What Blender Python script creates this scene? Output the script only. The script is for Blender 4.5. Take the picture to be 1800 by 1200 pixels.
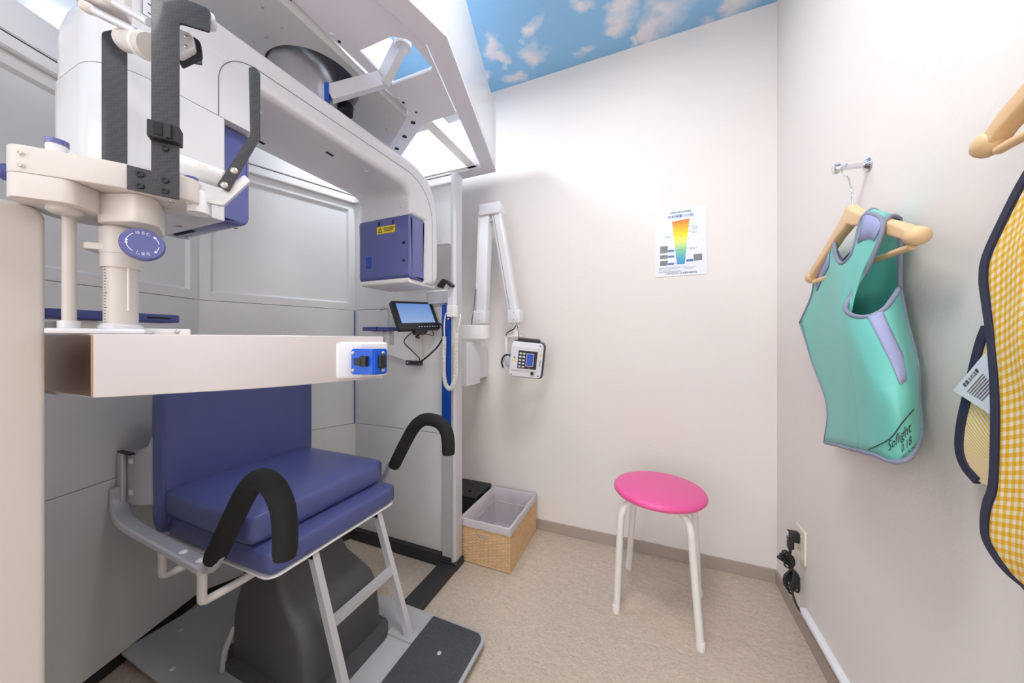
import bpy, bmesh, math
from mathutils import Vector, Matrix
for o in list(bpy.data.objects): bpy.data.objects.remove(o)
scene = bpy.context.scene
COL = scene.collection

# ---------------------------------------------------------------- camera, world, exposure
cam_d = bpy.data.cameras.new('camera'); cam = bpy.data.objects.new('camera', cam_d); COL.objects.link(cam)
cam_d.sensor_width = 36.0; cam_d.lens = 36.0*582/1800; cam_d.clip_start = 0.02
cam.location = (0, 0, 1.0); cam.rotation_euler = (math.radians(90), 0, math.radians(22.5))
scene.camera = cam
w = bpy.data.worlds.new('world'); scene.world = w; w.use_nodes = True
w.node_tree.nodes['Background'].inputs[0].default_value = (1.0, 0.98, 0.965, 1)
w.node_tree.nodes['Background'].inputs[1].default_value = 2.1
vs = scene.view_settings
vs.view_transform = 'Standard'; vs.look = 'None'; vs.gamma = 1.0; vs.exposure = 0.48; vs.use_curve_mapping = False
# unseen ceiling lamps, the two large ones added for even light: (x, y, size, strength, colour); the fixtures are built below
LAMPS = [(-0.93, 1.09, 0.15, 115, (0.93, 0.96, 1.0)),
         (-0.08, 1.22, 0.12, 12, (0.98, 0.98, 1.0)),
         (-0.16, 0.52, 0.44, 21, (1.0, 0.98, 0.96)),
         (-0.10, -0.80, 0.50, 9, (1.0, 0.97, 0.94))]
CEIL = 2.41

# ---------------------------------------------------------------- materials
def nt(m): return m.node_tree.nodes, m.node_tree.links
def srgb(r, g, b):
    f = lambda v: (v/255/12.92) if v/255 <= .04045 else ((v/255+.055)/1.055)**2.4
    return (f(r), f(g), f(b), 1)
def mat(name, col, rough=.5, metal=0., bump=0., bscale=200., vary=.03, vscale=6., coat=0., spec=.5, stretch=(1,1,1)):
    m = bpy.data.materials.new(name); m.use_nodes = True
    N, L = nt(m); b = N['Principled BSDF']
    tc = N.new('ShaderNodeTexCoord')
    mp = N.new('ShaderNodeMapping'); mp.inputs['Scale'].default_value = stretch
    L.new(tc.outputs['Object'], mp.inputs[0])
    nz = N.new('ShaderNodeTexNoise'); nz.inputs['Scale'].default_value = vscale; nz.inputs['Detail'].default_value = 4
    L.new(mp.outputs[0], nz.inputs['Vector'])
    mx = N.new('ShaderNodeMix'); mx.data_type = 'RGBA'
    c = col if len(col) == 4 else (*col, 1)
    mx.inputs[6].default_value = tuple(min(1, v*(1-vary)) for v in c[:3])+(1,)
    mx.inputs[7].default_value = tuple(min(1, v*(1+vary)) for v in c[:3])+(1,)
    L.new(nz.outputs[0], mx.inputs[0]); L.new(mx.outputs[2], b.inputs['Base Color'])
    b.inputs['Roughness'].default_value = rough; b.inputs['Metallic'].default_value = metal
    b.inputs['Coat Weight'].default_value = coat; b.inputs['Coat Roughness'].default_value = .08
    b.inputs['Specular IOR Level'].default_value = spec
    if bump:
        n2 = N.new('ShaderNodeTexNoise'); n2.inputs['Scale'].default_value = bscale; n2.inputs['Detail'].default_value = 3
        L.new(mp.outputs[0], n2.inputs['Vector'])
        bp = N.new('ShaderNodeBump'); bp.inputs['Strength'].default_value = bump; bp.inputs['Distance'].default_value = .002
        L.new(n2.outputs[0], bp.inputs['Height']); L.new(bp.outputs[0], b.inputs['Normal'])
    return m
M = {}
M['wall'] = mat('wallpaper_white', srgb(234,228,225), .75, bump=.25, bscale=90, vary=.01)
M['wall_em'] = mat('wallpaper_embossed', srgb(234,228,224), .75, bump=.55, bscale=60, vary=.01)
M['skirt'] = mat('baseboard_vinyl', srgb(172,158,148), .5, vary=.02)
M['white'] = mat('machine_white', srgb(224,224,230), .2, vary=.008, coat=.5)
M['white2'] = mat('machine_white_satin', srgb(238,236,236), .45, vary=.008)
M['cream'] = mat('head_unit_white', srgb(212,205,201), .38, vary=.01, coat=.15)
M['panel'] = mat('panel_grey', srgb(226,226,226), .32, vary=.01)
M['roof'] = mat('roof_grey', srgb(226,225,236), .4, vary=.01)
M['rgrey'] = mat('plate_grey', srgb(196,196,200), .4, vary=.02)
M['gloss'] = mat('gloss_white_bar', srgb(206,200,203), .12, vary=.006, coat=.6)
M['milk'] = mat('milky_plastic', srgb(230,231,238), .3, vary=.005)
M['vinyl'] = mat('navy_vinyl', srgb(80,88,144), .36, bump=.12, bscale=500, vary=.05)
M['lav'] = mat('violet_blue_plastic', srgb(92,97,160), .22, vary=.02, coat=.4)
M['royal'] = mat('royal_blue_plastic', srgb(10,72,172), .35, vary=.03)
M['sw_blue'] = mat('switch_plate_blue', srgb(24,92,210), .35, vary=.03)
M['trayblue'] = mat('tray_blue', srgb(72,80,150), .4, vary=.03)
M['black'] = mat('black_plastic', srgb(32,32,36), .45, vary=.1)
M['foam'] = mat('black_foam', srgb(26,26,28), .85, bump=.3, bscale=900, vary=.15)
M['ped'] = mat('charcoal_plastic', srgb(74,74,78), .5, bump=.1, bscale=800, vary=.04)
M['basefr'] = mat('black_base_steel', srgb(46,46,50), .5, vary=.05)
M['alu'] = mat('aluminium_satin', srgb(206,206,212), .4, metal=.35, vary=.02)
M['steel'] = mat('brushed_steel', srgb(200,200,205), .28, metal=.9, vary=.05, vscale=40, stretch=(1,1,.05))
M['chrome'] = mat('chrome', srgb(225,225,230), .08, metal=1., vary=.02)
M['nickel'] = mat('screw_nickel', srgb(200,192,180), .3, metal=.7, vary=.05)
M['plate'] = mat('floor_plate_grey', srgb(176,178,182), .5, bump=.05, vary=.04)
M['dark'] = mat('dark_hole', srgb(20,20,22), .7, vary=.1)
M['line'] = mat('seam_line_grey', srgb(120,120,124), .7, vary=.05)
M['ink'] = mat('print_ink_dark', srgb(50,55,65), .6, vary=.05)
M['inkblue'] = mat('print_ink_blue', srgb(30,105,165), .6, vary=.05)
M['lavprint'] = mat('print_pale', srgb(228,226,245), .5, vary=.02)
M['paper'] = mat('paper_white', srgb(232,236,248), .25, vary=.01, coat=.3)
M['phgrey'] = mat('xray_print_grey', srgb(130,132,136), .4, vary=.5, vscale=120)
M['labelblue'] = mat('poster_label_blue', srgb(84,116,178), .4, vary=.05)
M['yellow'] = mat('warning_yellow', srgb(238,212,30), .4, vary=.02)
M['pink'] = mat('pink_vinyl', srgb(238,92,160), .35, bump=.05, bscale=500, vary=.02)
M['legwhite'] = mat('stool_leg_white', srgb(232,228,226), .35, vary=.01)
M['wood'] = mat('beech_wood', srgb(232,196,150), .45, vary=.12, vscale=9, stretch=(1,.15,3))
M['liner'] = mat('grey_linen', srgb(202,194,200), .9, bump=.3, bscale=700, vary=.04)
M['teal'] = mat('teal_leaded_fabric', srgb(114,200,190), .45, bump=.06, bscale=90, vary=.02)
M['tealdark'] = mat('teal_inner_fabric', srgb(96,190,178), .5, vary=.02)
M['piping'] = mat('slate_piping', srgb(134,140,164), .6, vary=.04)
M['strap'] = mat('lavender_strap', srgb(158,164,204), .6, bump=.15, bscale=600, vary=.03)
M['navybind'] = mat('navy_binding', srgb(48,50,76), .7, bump=.15, bscale=600, vary=.05)
M['ivory'] = mat('outlet_ivory', srgb(236,226,210), .35, vary=.01)
M['duct'] = mat('cable_duct_white', srgb(236,238,246), .35, vary=.01)
M['cordw'] = mat('cord_cream_white', srgb(240,238,228), .45, vary=.01)
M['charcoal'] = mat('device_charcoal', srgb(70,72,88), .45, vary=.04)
M['silver'] = mat('device_silver', srgb(226,226,234), .35, vary=.02)
M['keys'] = mat('keypad_black', srgb(36,38,46), .4, vary=.05)
M['green'] = mat('marker_green', srgb(30,150,110), .4); M['red'] = mat('marker_red', srgb(210,80,40), .4)
M['clear'] = mat('clear_plastic', srgb(225,226,240), .15, vary=.01)
M['caseblk'] = mat('black_case', srgb(40,38,42), .6, vary=.08)
M['reflect_tint'] = mat('bar_end_reflect_tint', srgb(205,180,162), .06, metal=1., vary=.02)  # brown tint stands in for a reflection on the white bar end
M['door'] = mat('brown_wood_door', srgb(150,112,88), .4, vary=.12, vscale=5, stretch=(6,6,.4))

def carbon():
    m = mat('carbon_fibre', srgb(66,68,78), .38, vary=.1, coat=.3); N, L = nt(m); b = N['Principled BSDF']
    tc = N.new('ShaderNodeTexCoord'); ck = N.new('ShaderNodeTexChecker'); ck.inputs['Scale'].default_value = 330
    mp = N.new('ShaderNodeMapping'); mp.inputs['Rotation'].default_value = (.3, .5, .78)
    L.new(tc.outputs['Object'], mp.inputs[0]); L.new(mp.outputs[0], ck.inputs[0])
    ck.inputs[1].default_value = srgb(42,43,50); ck.inputs[2].default_value = srgb(54,55,63)
    L.new(ck.outputs[0], b.inputs['Base Color']); return m
M['carbon'] = carbon()

def floor_mat():
    m = bpy.data.materials.new('beige_speckled_vinyl'); m.use_nodes = True; N, L = nt(m); b = N['Principled BSDF']
    tc = N.new('ShaderNodeTexCoord'); mp = N.new('ShaderNodeMapping'); mp.inputs['Rotation'].default_value = (0,0,.5); mp.inputs['Scale'].default_value = (1,2.6,1)
    L.new(tc.outputs['Object'], mp.inputs[0])
    n1 = N.new('ShaderNodeTexNoise'); n1.inputs['Scale'].default_value = 26; n1.inputs['Detail'].default_value = 9; n1.inputs['Roughness'].default_value = .72; n1.inputs['Distortion'].default_value = 1.2
    n2 = N.new('ShaderNodeTexNoise'); n2.inputs['Scale'].default_value = 95; n2.inputs['Detail'].default_value = 9; n2.inputs['Roughness'].default_value = .7
    L.new(mp.outputs[0], n1.inputs[0]); L.new(mp.outputs[0], n2.inputs[0])
    r1 = N.new('ShaderNodeValToRGB'); e = r1.color_ramp.elements
    e[0].position = .3; e[0].color = srgb(172,154,138); e[1].position = .7; e[1].color = srgb(212,198,182)
    r2 = N.new('ShaderNodeValToRGB'); e = r2.color_ramp.elements
    e[0].position = .33; e[0].color = srgb(140,118,100); e[1].position = .5; e[1].color = srgb(206,190,174)
    k = e.new(.66); k.color = srgb(236,226,212)
    L.new(n1.outputs[0], r1.inputs[0]); L.new(n2.outputs[0], r2.inputs[0])
    mx = N.new('ShaderNodeMix'); mx.data_type = 'RGBA'; mx.inputs[0].default_value = .36
    L.new(r1.outputs[0], mx.inputs[6]); L.new(r2.outputs[0], mx.inputs[7]); L.new(mx.outputs[2], b.inputs['Base Color'])
    b.inputs['Roughness'].default_value = .5; return m
M['floor'] = floor_mat()

def sky_mat():
    # printed wallpaper: blue with soft white clouds of ragged outline
    m = bpy.data.materials.new('sky_print_wallpaper'); m.use_nodes = True; N, L = nt(m); b = N['Principled BSDF']
    tc = N.new('ShaderNodeTexCoord')
    n = N.new('ShaderNodeTexNoise'); n.inputs['Scale'].default_value = 7; n.inputs['Detail'].default_value = 6; n.inputs['Roughness'].default_value = .6
    L.new(tc.outputs['Object'], n.inputs[0])
    wv = N.new('ShaderNodeVectorMath'); wv.operation = 'MULTIPLY_ADD'; wv.inputs[1].default_value = (.24,.24,0); L.new(n.outputs[1], wv.inputs[0])
    sh = N.new('ShaderNodeVectorMath'); sh.operation = 'SUBTRACT'; sh.inputs[1].default_value = (.12,.12,0); L.new(tc.outputs['Object'], sh.inputs[0]); L.new(sh.outputs[0], wv.inputs[2])
    flat = N.new('ShaderNodeVectorMath'); flat.operation = 'MULTIPLY'; flat.inputs[1].default_value = (1,1,0); L.new(wv.outputs[0], flat.inputs[0])
    last = None
    for x, y, r in [(-0.524,1.542,0.075), (-0.500,1.408,0.050), (-0.691,1.439,0.060), (-0.667,1.500,0.040), (-0.294,1.637,0.040), (-0.130,1.532,0.070), (-0.108,1.456,0.060), (0.054,1.559,0.100), (0.021,1.639,0.060), (-0.265,1.383,0.050), (-0.671,1.645,0.045), (-0.793,1.561,0.050), (0.328,1.636,0.070), (0.211,1.708,0.050), (-0.052,1.654,0.030), (-1.505,-0.121,0.090), (-0.590,0.070,0.065), (-2.067,0.568,0.081), (-1.514,0.940,0.098), (-0.009,-0.281,0.111), (-1.723,0.092,0.129), (-0.792,0.342,0.114), (-1.940,0.382,0.107), (-1.347,-1.327,0.129), (-0.918,0.289,0.130), (-0.315,0.765,0.092), (-0.098,-0.355,0.135), (0.097,-1.171,0.071), (-1.558,0.869,0.095), (-0.533,-0.693,0.101), (-1.135,-0.575,0.107)]:
        d = N.new('ShaderNodeVectorMath'); d.operation = 'DISTANCE'; d.inputs[1].default_value = (x,y,0); L.new(flat.outputs[0], d.inputs[0])
        q = N.new('ShaderNodeMapRange'); q.inputs[1].default_value = r*1.25; q.inputs[2].default_value = r*.2; L.new(d.outputs['Value'], q.inputs[0])
        if last is None: last = q
        else:
            mx = N.new('ShaderNodeMath'); mx.operation = 'MAXIMUM'; L.new(last.outputs[0], mx.inputs[0]); L.new(q.outputs[0], mx.inputs[1]); last = mx
    n2 = N.new('ShaderNodeTexNoise'); n2.inputs['Scale'].default_value = 14; n2.inputs['Detail'].default_value = 6; L.new(tc.outputs['Object'], n2.inputs[0])
    mu = N.new('ShaderNodeMath'); mu.operation = 'MULTIPLY'; L.new(last.outputs[0], mu.inputs[0]); L.new(n2.outputs[0], mu.inputs[1])
    r = N.new('ShaderNodeValToRGB'); e = r.color_ramp.elements
    e[0].position = .04; e[0].color = srgb(138,190,230); e[1].position = .42; e[1].color = srgb(226,226,234)
    L.new(mu.outputs[0], r.inputs[0]); L.new(r.outputs[0], b.inputs['Base Color']); b.inputs['Roughness'].default_value = .7
    return m
M['sky'] = sky_mat()

def gingham():
    m = bpy.data.materials.new('yellow_gingham'); m.use_nodes = True; N, L = nt(m); b = N['Principled BSDF']
    uv = N.new('ShaderNodeUVMap'); sp = N.new('ShaderNodeSeparateXYZ'); L.new(uv.outputs[0], sp.inputs[0])
    outs = []
    for k in ('X', 'Y'):
        mu = N.new('ShaderNodeMath'); mu.operation = 'MULTIPLY'; mu.inputs[1].default_value = 1/.0115; L.new(sp.outputs[k], mu.inputs[0])
        fr = N.new('ShaderNodeMath'); fr.operation = 'FRACT'; L.new(mu.outputs[0], fr.inputs[0])
        gt = N.new('ShaderNodeMath'); gt.operation = 'GREATER_THAN'; gt.inputs[1].default_value = .5; L.new(fr.outputs[0], gt.inputs[0]); outs.append(gt)
    ad = N.new('ShaderNodeMath'); ad.operation = 'ADD'; L.new(outs[0].outputs[0], ad.inputs[0]); L.new(outs[1].outputs[0], ad.inputs[1])
    hf = N.new('ShaderNodeMath'); hf.operation = 'MULTIPLY'; hf.inputs[1].default_value = .5; L.new(ad.outputs[0], hf.inputs[0])
    r = N.new('ShaderNodeValToRGB'); r.color_ramp.interpolation = 'CONSTANT'; e = r.color_ramp.elements
    e[0].position = 0; e[0].color = srgb(246,238,222); e[1].position = .4; e[1].color = srgb(248,208,96); k = e.new(.8); k.color = srgb(243,178,20)
    L.new(hf.outputs[0], r.inputs[0]); L.new(r.outputs[0], b.inputs['Base Color']); b.inputs['Roughness'].default_value = .75
    return m
M['gingham'] = gingham()

def emis(name, c, s, base=(.5,.5,.5,1)):
    m = bpy.data.materials.new(name); m.use_nodes = True; N, L = nt(m); b = N['Principled BSDF']
    b.inputs['Base Color'].default_value = base; b.inputs['Emission Color'].default_value = (*c[:3],1); b.inputs['Emission Strength'].default_value = s
    b.inputs['Roughness'].default_value = .3
    return m
def screen_mat():
    m = emis('monitor_screen', (1,1,1), .55, (.02,.02,.03,1)); N, L = nt(m); b = N['Principled BSDF']
    uv = N.new('ShaderNodeTexCoord'); sp = N.new('ShaderNodeSeparateXYZ'); L.new(uv.outputs['Generated'], sp.inputs[0])
    r = N.new('ShaderNodeValToRGB'); e = r.color_ramp.elements; e[0].color = srgb(160,192,240); e[1].color = srgb(104,150,226)
    L.new(sp.outputs['Z'], r.inputs[0]); L.new(r.outputs[0], b.inputs['Emission Color']); return m
M['screen'] = screen_mat()
M['lcd'] = emis('device_lcd', srgb(50,80,180), .35, srgb(40,60,140))
M['led'] = emis('blue_led', (.2,.2,1), 6)
def poster_mat():
    m = bpy.data.materials.new('poster_gradient'); m.use_nodes = True; N, L = nt(m); b = N['Principled BSDF']
    tc = N.new('ShaderNodeTexCoord'); sp = N.new('ShaderNodeSeparateXYZ'); L.new(tc.outputs['Generated'], sp.inputs[0])
    r = N.new('ShaderNodeValToRGB'); e = r.color_ramp.elements
    e[0].color = srgb(70,150,205); e[1].color = srgb(236,112,50)
    for p, c in ((.12,srgb(80,165,205)),(.3,srgb(130,205,165)),(.5,srgb(228,235,130)),(.68,srgb(250,225,40)),(.88,srgb(246,165,50))):
        k = e.new(p); k.color = c
    L.new(sp.outputs['Z'], r.inputs[0]); L.new(r.outputs[0], b.inputs['Base Color']); b.inputs['Roughness'].default_value = .3; return m
M['postergrad'] = poster_mat()
def wicker_mat():
    m = mat('woven_rush', srgb(216,180,136), .7, vary=.22, vscale=30, bump=.3, bscale=300, stretch=(1,1,3)); return m
M['wicker'] = wicker_mat()
def tread_mat():
    return mat('rubber_tread', srgb(70,72,78), .6, bump=.4, bscale=60, vary=.1)
M['tread'] = tread_mat()

# ---------------------------------------------------------------- helpers
def link(name, me, m, parent=None, loc=None, frame=None, smooth=None, mats=None):
    o = bpy.data.objects.new(name, me); COL.objects.link(o)
    if mats:
        if not me.materials:
            for k in mats: me.materials.append(M[k])
    elif m and not me.materials: me.materials.append(M[m])
    if smooth is not None and len(me.polygons):
        if smooth is True: me.polygons.foreach_set('use_smooth', [True]*len(me.polygons))
        else: autosmooth(me, smooth)
    if loc is not None: o.location = loc
    if parent is not None:
        o.parent = parent
        if parent.get('_local'):
            o.matrix_parent_inverse = Matrix.Translation((0,0,-parent.location.z)) if parent.type == 'EMPTY' else Matrix()
        else:
            r = parent
            mw = Matrix.Translation(r.location) if r.parent is None else Matrix.Identity(4)
            if r.parent is not None: mw = Matrix.Translation(r.location)
            o.matrix_parent_inverse = mw.inverted()
    return o
def autosmooth(me, deg):
    bm = bmesh.new(); bm.from_mesh(me)
    for f in bm.faces: f.smooth = True
    lim = math.radians(deg)
    for e in bm.edges:
        e.smooth = not (len(e.link_faces) == 2 and e.calc_face_angle(0) > lim) and len(e.link_faces) == 2
    bm.to_mesh(me); bm.free()
def fin(bm, name='m'):
    bmesh.ops.recalc_face_normals(bm, faces=bm.faces[:])
    me = bpy.data.meshes.new(name); bm.to_mesh(me); bm.free(); return me
def bm_box(bm, lo, hi, bev=0, seg=2, mtx=None):
    r = bmesh.ops.create_cube(bm, size=1); vs = r['verts']
    for v in vs:
        v.co = Vector([lo[i]+(hi[i]-lo[i])*(v.co[i]+.5) for i in range(3)])
    if bev:
        es = list({e for v in vs for e in v.link_edges})
        rr = bmesh.ops.bevel(bm, geom=es, offset=bev, segments=seg, profile=.5, affect='EDGES', clamp_overlap=True)
        vs = list({v for f in rr['faces'] for v in f.verts} | {v for v in vs if v.is_valid})
    if mtx is not None:
        for v in vs: v.co = mtx @ v.co
    return vs
def box(lo, hi, bev=0, seg=2, mtx=None):
    bm = bmesh.new(); lo2 = [min(a,b) for a,b in zip(lo,hi)]; hi2 = [max(a,b) for a,b in zip(lo,hi)]
    bm_box(bm, lo2, hi2, bev, seg, mtx); return fin(bm)
def frames(pts, closed=False):
    pts = [Vector(p) for p in pts]; n = len(pts); T = []
    for i in range(n):
        a = pts[(i-1) % n] if (closed or i) else pts[i]; b = pts[(i+1) % n] if (closed or i < n-1) else pts[i]
        t = (b-a); T.append(t.normalized() if t.length > 1e-9 else Vector((0,0,1)))
    up = Vector((0,0,1)) if abs(T[0].z) < .9 else Vector((1,0,0))
    N = [(up-T[0]*up.dot(T[0])).normalized()]
    for i in range(1, n):
        v = N[-1]-T[i]*N[-1].dot(T[i]); N.append(v.normalized() if v.length > 1e-6 else N[-1])
    return pts, T, N, [t.cross(nn) for t, nn in zip(T, N)]
def bm_tube(bm, pts, r, seg=10, closed=False, prof=None, cap=True):
    pts, T, N, B = frames(pts, closed); rings = []
    for i, p in enumerate(pts):
        rr = r[i] if isinstance(r, (list, tuple)) else r
        if prof: ring = [bm.verts.new(p+N[i]*a+B[i]*b) for a, b in prof]
        else: ring = [bm.verts.new(p+(N[i]*math.cos(2*math.pi*k/seg)+B[i]*math.sin(2*math.pi*k/seg))*rr) for k in range(seg)]
        rings.append(ring)
    m = len(rings[0]); n = len(rings)
    for i in range(n if closed else n-1):
        a, b = rings[i], rings[(i+1) % n]
        for k in range(m): bm.faces.new((a[k], a[(k+1)%m], b[(k+1)%m], b[k]))
    if cap and not closed: bm.faces.new(rings[0][::-1]); bm.faces.new(rings[-1])
def tube(pts, r, seg=10, closed=False, prof=None):
    bm = bmesh.new(); bm_tube(bm, pts, r, seg, closed, prof); return fin(bm)
def cr(pts, n=8, closed=False):
    P = [Vector(p) for p in pts]; out = []; k = len(P)
    for i in range(k if closed else k-1):
        p0 = P[(i-1) % k] if (closed or i) else P[0]*2-P[1]; p1 = P[i]; p2 = P[(i+1) % k]; p3 = P[(i+2) % k] if (closed or i+2 < k) else p2*2-p1
        for j in range(n):
            t = j/n; out.append(.5*((2*p1)+(p2-p0)*t+(2*p0-5*p1+4*p2-p3)*t*t+(3*p1-p0-3*p2+p3)*t**3))
    if not closed: out.append(P[-1])
    return out
def lathe(prof, c=(0,0,0), seg=32, axis=(0,0,1)):
    bm = bmesh.new(); rings = []
    for r, z in prof:
        if r < 1e-6: rings.append([bm.verts.new((0,0,z))])
        else: rings.append([bm.verts.new((r*math.cos(2*math.pi*k/seg), r*math.sin(2*math.pi*k/seg), z)) for k in range(seg)])
    for a, b in zip(rings, rings[1:]):
        if len(a) == 1 and len(b) == 1: continue
        for k in range(seg):
            k2 = (k+1) % seg
            if len(a) == 1: bm.faces.new((a[0], b[k2], b[k]))
            elif len(b) == 1: bm.faces.new((a[k], a[k2], b[0]))
            else: bm.faces.new((a[k], a[k2], b[k2], b[k]))
    for rg in (rings[0], rings[-1]):
        if len(rg) > 1: bm.faces.new(rg)
    q = Vector((0,0,1)).rotation_difference(Vector(axis)).to_matrix().to_4x4(); q.translation = Vector(c)
    bm.transform(q); return fin(bm)
def rpoly(pts, seg=6):
    # polygon with a radius per corner: (a, b, r)
    out = []; n = len(pts)
    for i in range(n):
        p = Vector(pts[i][:2]); r = pts[i][2] if len(pts[i]) > 2 else 0
        a = Vector(pts[i-1][:2]); b = Vector(pts[(i+1) % n][:2])
        if r <= 0: out.append(p); continue
        d1 = (a-p).normalized(); d2 = (b-p).normalized(); ang = d1.angle(d2)
        t = min(r/math.tan(ang/2), (a-p).length*.49, (b-p).length*.49); r2 = t*math.tan(ang/2)
        c = p+(d1+d2).normalized()*(r2/math.sin(ang/2)); s = p+d1*t; e = p+d2*t
        a0 = math.atan2(s.y-c.y, s.x-c.x); a1 = math.atan2(e.y-c.y, e.x-c.x); da = (a1-a0+math.pi) % (2*math.pi)-math.pi
        for k in range(seg+1):
            th = a0+da*k/seg; out.append(Vector((c.x+r2*math.cos(th), c.y+r2*math.sin(th))))
    return out
AX = {'Z': Matrix(((1,0,0),(0,1,0),(0,0,1))), 'X': Matrix(((0,0,1),(1,0,0),(0,1,0))), 'Y': Matrix(((1,0,0),(0,0,1),(0,1,0)))}
def ext(outline, axis, lo, hi, bev=0, holes=(), bres=3, mtx=None):
    cu = bpy.data.curves.new('c', 'CURVE'); cu.dimensions = '2D'; cu.fill_mode = 'BOTH'
    for pl in [outline]+list(holes):
        s = cu.splines.new('POLY'); s.points.add(len(pl)-1); s.use_cyclic_u = True
        for q, p in zip(s.points, pl): q.co = (p[0], p[1], 0, 1)
    cu.extrude = abs(hi-lo)/2-bev; cu.bevel_depth = bev; cu.bevel_resolution = bres
    if bev: cu.offset = -bev
    t = bpy.data.objects.new('t', cu); me = bpy.data.meshes.new_from_object(t)
    bpy.data.objects.remove(t); bpy.data.curves.remove(cu)
    bm = bmesh.new(); bm.from_mesh(me); bpy.data.meshes.remove(me)
    bmesh.ops.remove_doubles(bm, verts=bm.verts[:], dist=1e-5)
    A = AX[axis].to_4x4(); off = [0,0,0]; off['XYZ'.index(axis)] = (lo+hi)/2
    bm.transform(Matrix.Translation(off) @ A)
    if mtx is not None: bm.transform(mtx)
    return fin(bm)
def text_mesh(body, size, origin, right, up, depth=.0004, align='CENTER', squeeze=1.0):
    cu = bpy.data.curves.new('txt', 'FONT'); cu.body = body; cu.size = size; cu.align_x = align; cu.align_y = 'CENTER'; cu.extrude = depth/2; cu.resolution_u = 2
    t = bpy.data.objects.new('t', cu); me = bpy.data.meshes.new_from_object(t); bpy.data.objects.remove(t)
    r = Vector(right).normalized(); u = Vector(up); u = (u-r*u.dot(r)).normalized(); n = r.cross(u)
    mt = Matrix((( *r, 0),(*u, 0),(*n, 0),(0,0,0,1))).transposed(); mt.translation = Vector(origin)
    me.transform(mt @ Matrix.Diagonal((squeeze,1,1,1))); me.materials.clear(); return me
def thing(name, label, cat, loc, group=None, rotz=None):
    o = bpy.data.objects.new(name, None); COL.objects.link(o); o.location = loc; o.empty_display_size = .05
    o['label'] = label; o['category'] = cat
    if group: o['group'] = group
    if rotz is not None: o.rotation_euler = (0,0,rotz); o['_local'] = 1
    return o
def tag(o, label, cat, group=None):
    o['label'] = label; o['category'] = cat
    if group: o['group'] = group
    return o
def struct(o): o['kind'] = 'structure'; return o
_sm = {}
def screw_mesh(r, h, kind='dome'):
    k = (r, h, kind)
    if k not in _sm:
        if kind == 'dome': _sm[k] = lathe([(0,h),(r*.5,h*.9),(r*.9,h*.45),(r,0)], seg=12)
        else: _sm[k] = lathe([(0,h*.5),(r*.4,h*.5),(r*.45,h),(r*.9,h),(r,0)], seg=12)
    return _sm[k]
_smm = {}
def screw(parent, loc, n, r=.005, h=.003, m='nickel', kind='dome', name='screw'):
    base = screw_mesh(r, h, kind); kk = (r, h, kind, m)
    if kk not in _smm: me = base.copy(); me.materials.append(M[m]); autosmooth(me, 50); _smm[kk] = me
    o = link(name, _smm[kk], None, parent, loc=loc)
    q = Vector((0,0,1)).rotation_difference(Vector(n)); o.rotation_mode = 'QUATERNION'; o.rotation_quaternion = q
    return o

# ---------------------------------------------------------------- the room
X0, X1, Y0, Y1 = -2.25, .49, -1.55, 1.69
struct(link('floor', box((X0-.1,Y0-1.6,-.06),(X1+.1,Y1+.1,0)), 'floor'))
struct(link('wall_back', box((X0-.1,Y1,0),(X1+.1,Y1+.1,CEIL)), 'wall'))
struct(link('wall_right', box((X1,Y0,0),(X1+.1,Y1,CEIL)), 'wall_em'))
struct(link('wall_left', box((X0-.1,Y0,0),(X0,Y1,CEIL)), 'wall'))
# wide opening added behind the camera so world light fills the room
DX0, DX1, DH = -2.0, .30, 2.15
me = ext([(X0-.1,0),(DX0,0),(DX0,DH),(DX1,DH),(DX1,0),(X1+.1,0),(X1+.1,CEIL),(X0-.1,CEIL)], 'Y', Y0-.1, Y0)
struct(link('wall_front', me, 'wall'))
struct(link('ceiling', box((X0-.1,Y0-.1,CEIL),(X1+.1,Y1+.1,CEIL+.06)), 'sky'))
struct(link('baseboard_back', box((X0,Y1-.007,0),(X1,Y1,.054), .0015), 'skirt'))
struct(link('baseboard_right', box((X1-.007,Y0,0),(X1,Y1-.007,.054), .0015), 'skirt'))

LNAMES = ['round white ceiling lamp above the scanner roof', 'small round ceiling spot lamp near the back wall', 'added round white ceiling lamp in the middle of the room', 'added large round ceiling lamp behind the camera']
for (x,y,sz,st,c), lb in zip(LAMPS, LNAMES):
    t = tag(link('ceiling_lamp', lathe([(sz/2+.02,CEIL-.001),(sz/2+.02,CEIL-.03),(sz/2+.004,CEIL-.035),(sz/2,CEIL-.02),(0,CEIL-.02)], (x,y,0), 40), 'white2', smooth=40), lb, 'lamp')
    mm = emis('lamp_diffuser', c, st); me = lathe([(sz/2-.001,CEIL-.021),(sz/2-.004,CEIL-.032),(0,CEIL-.034)], (x,y,0), 32); me.materials.append(mm)
    link('diffuser', me, None, t, smooth=40)

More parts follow.
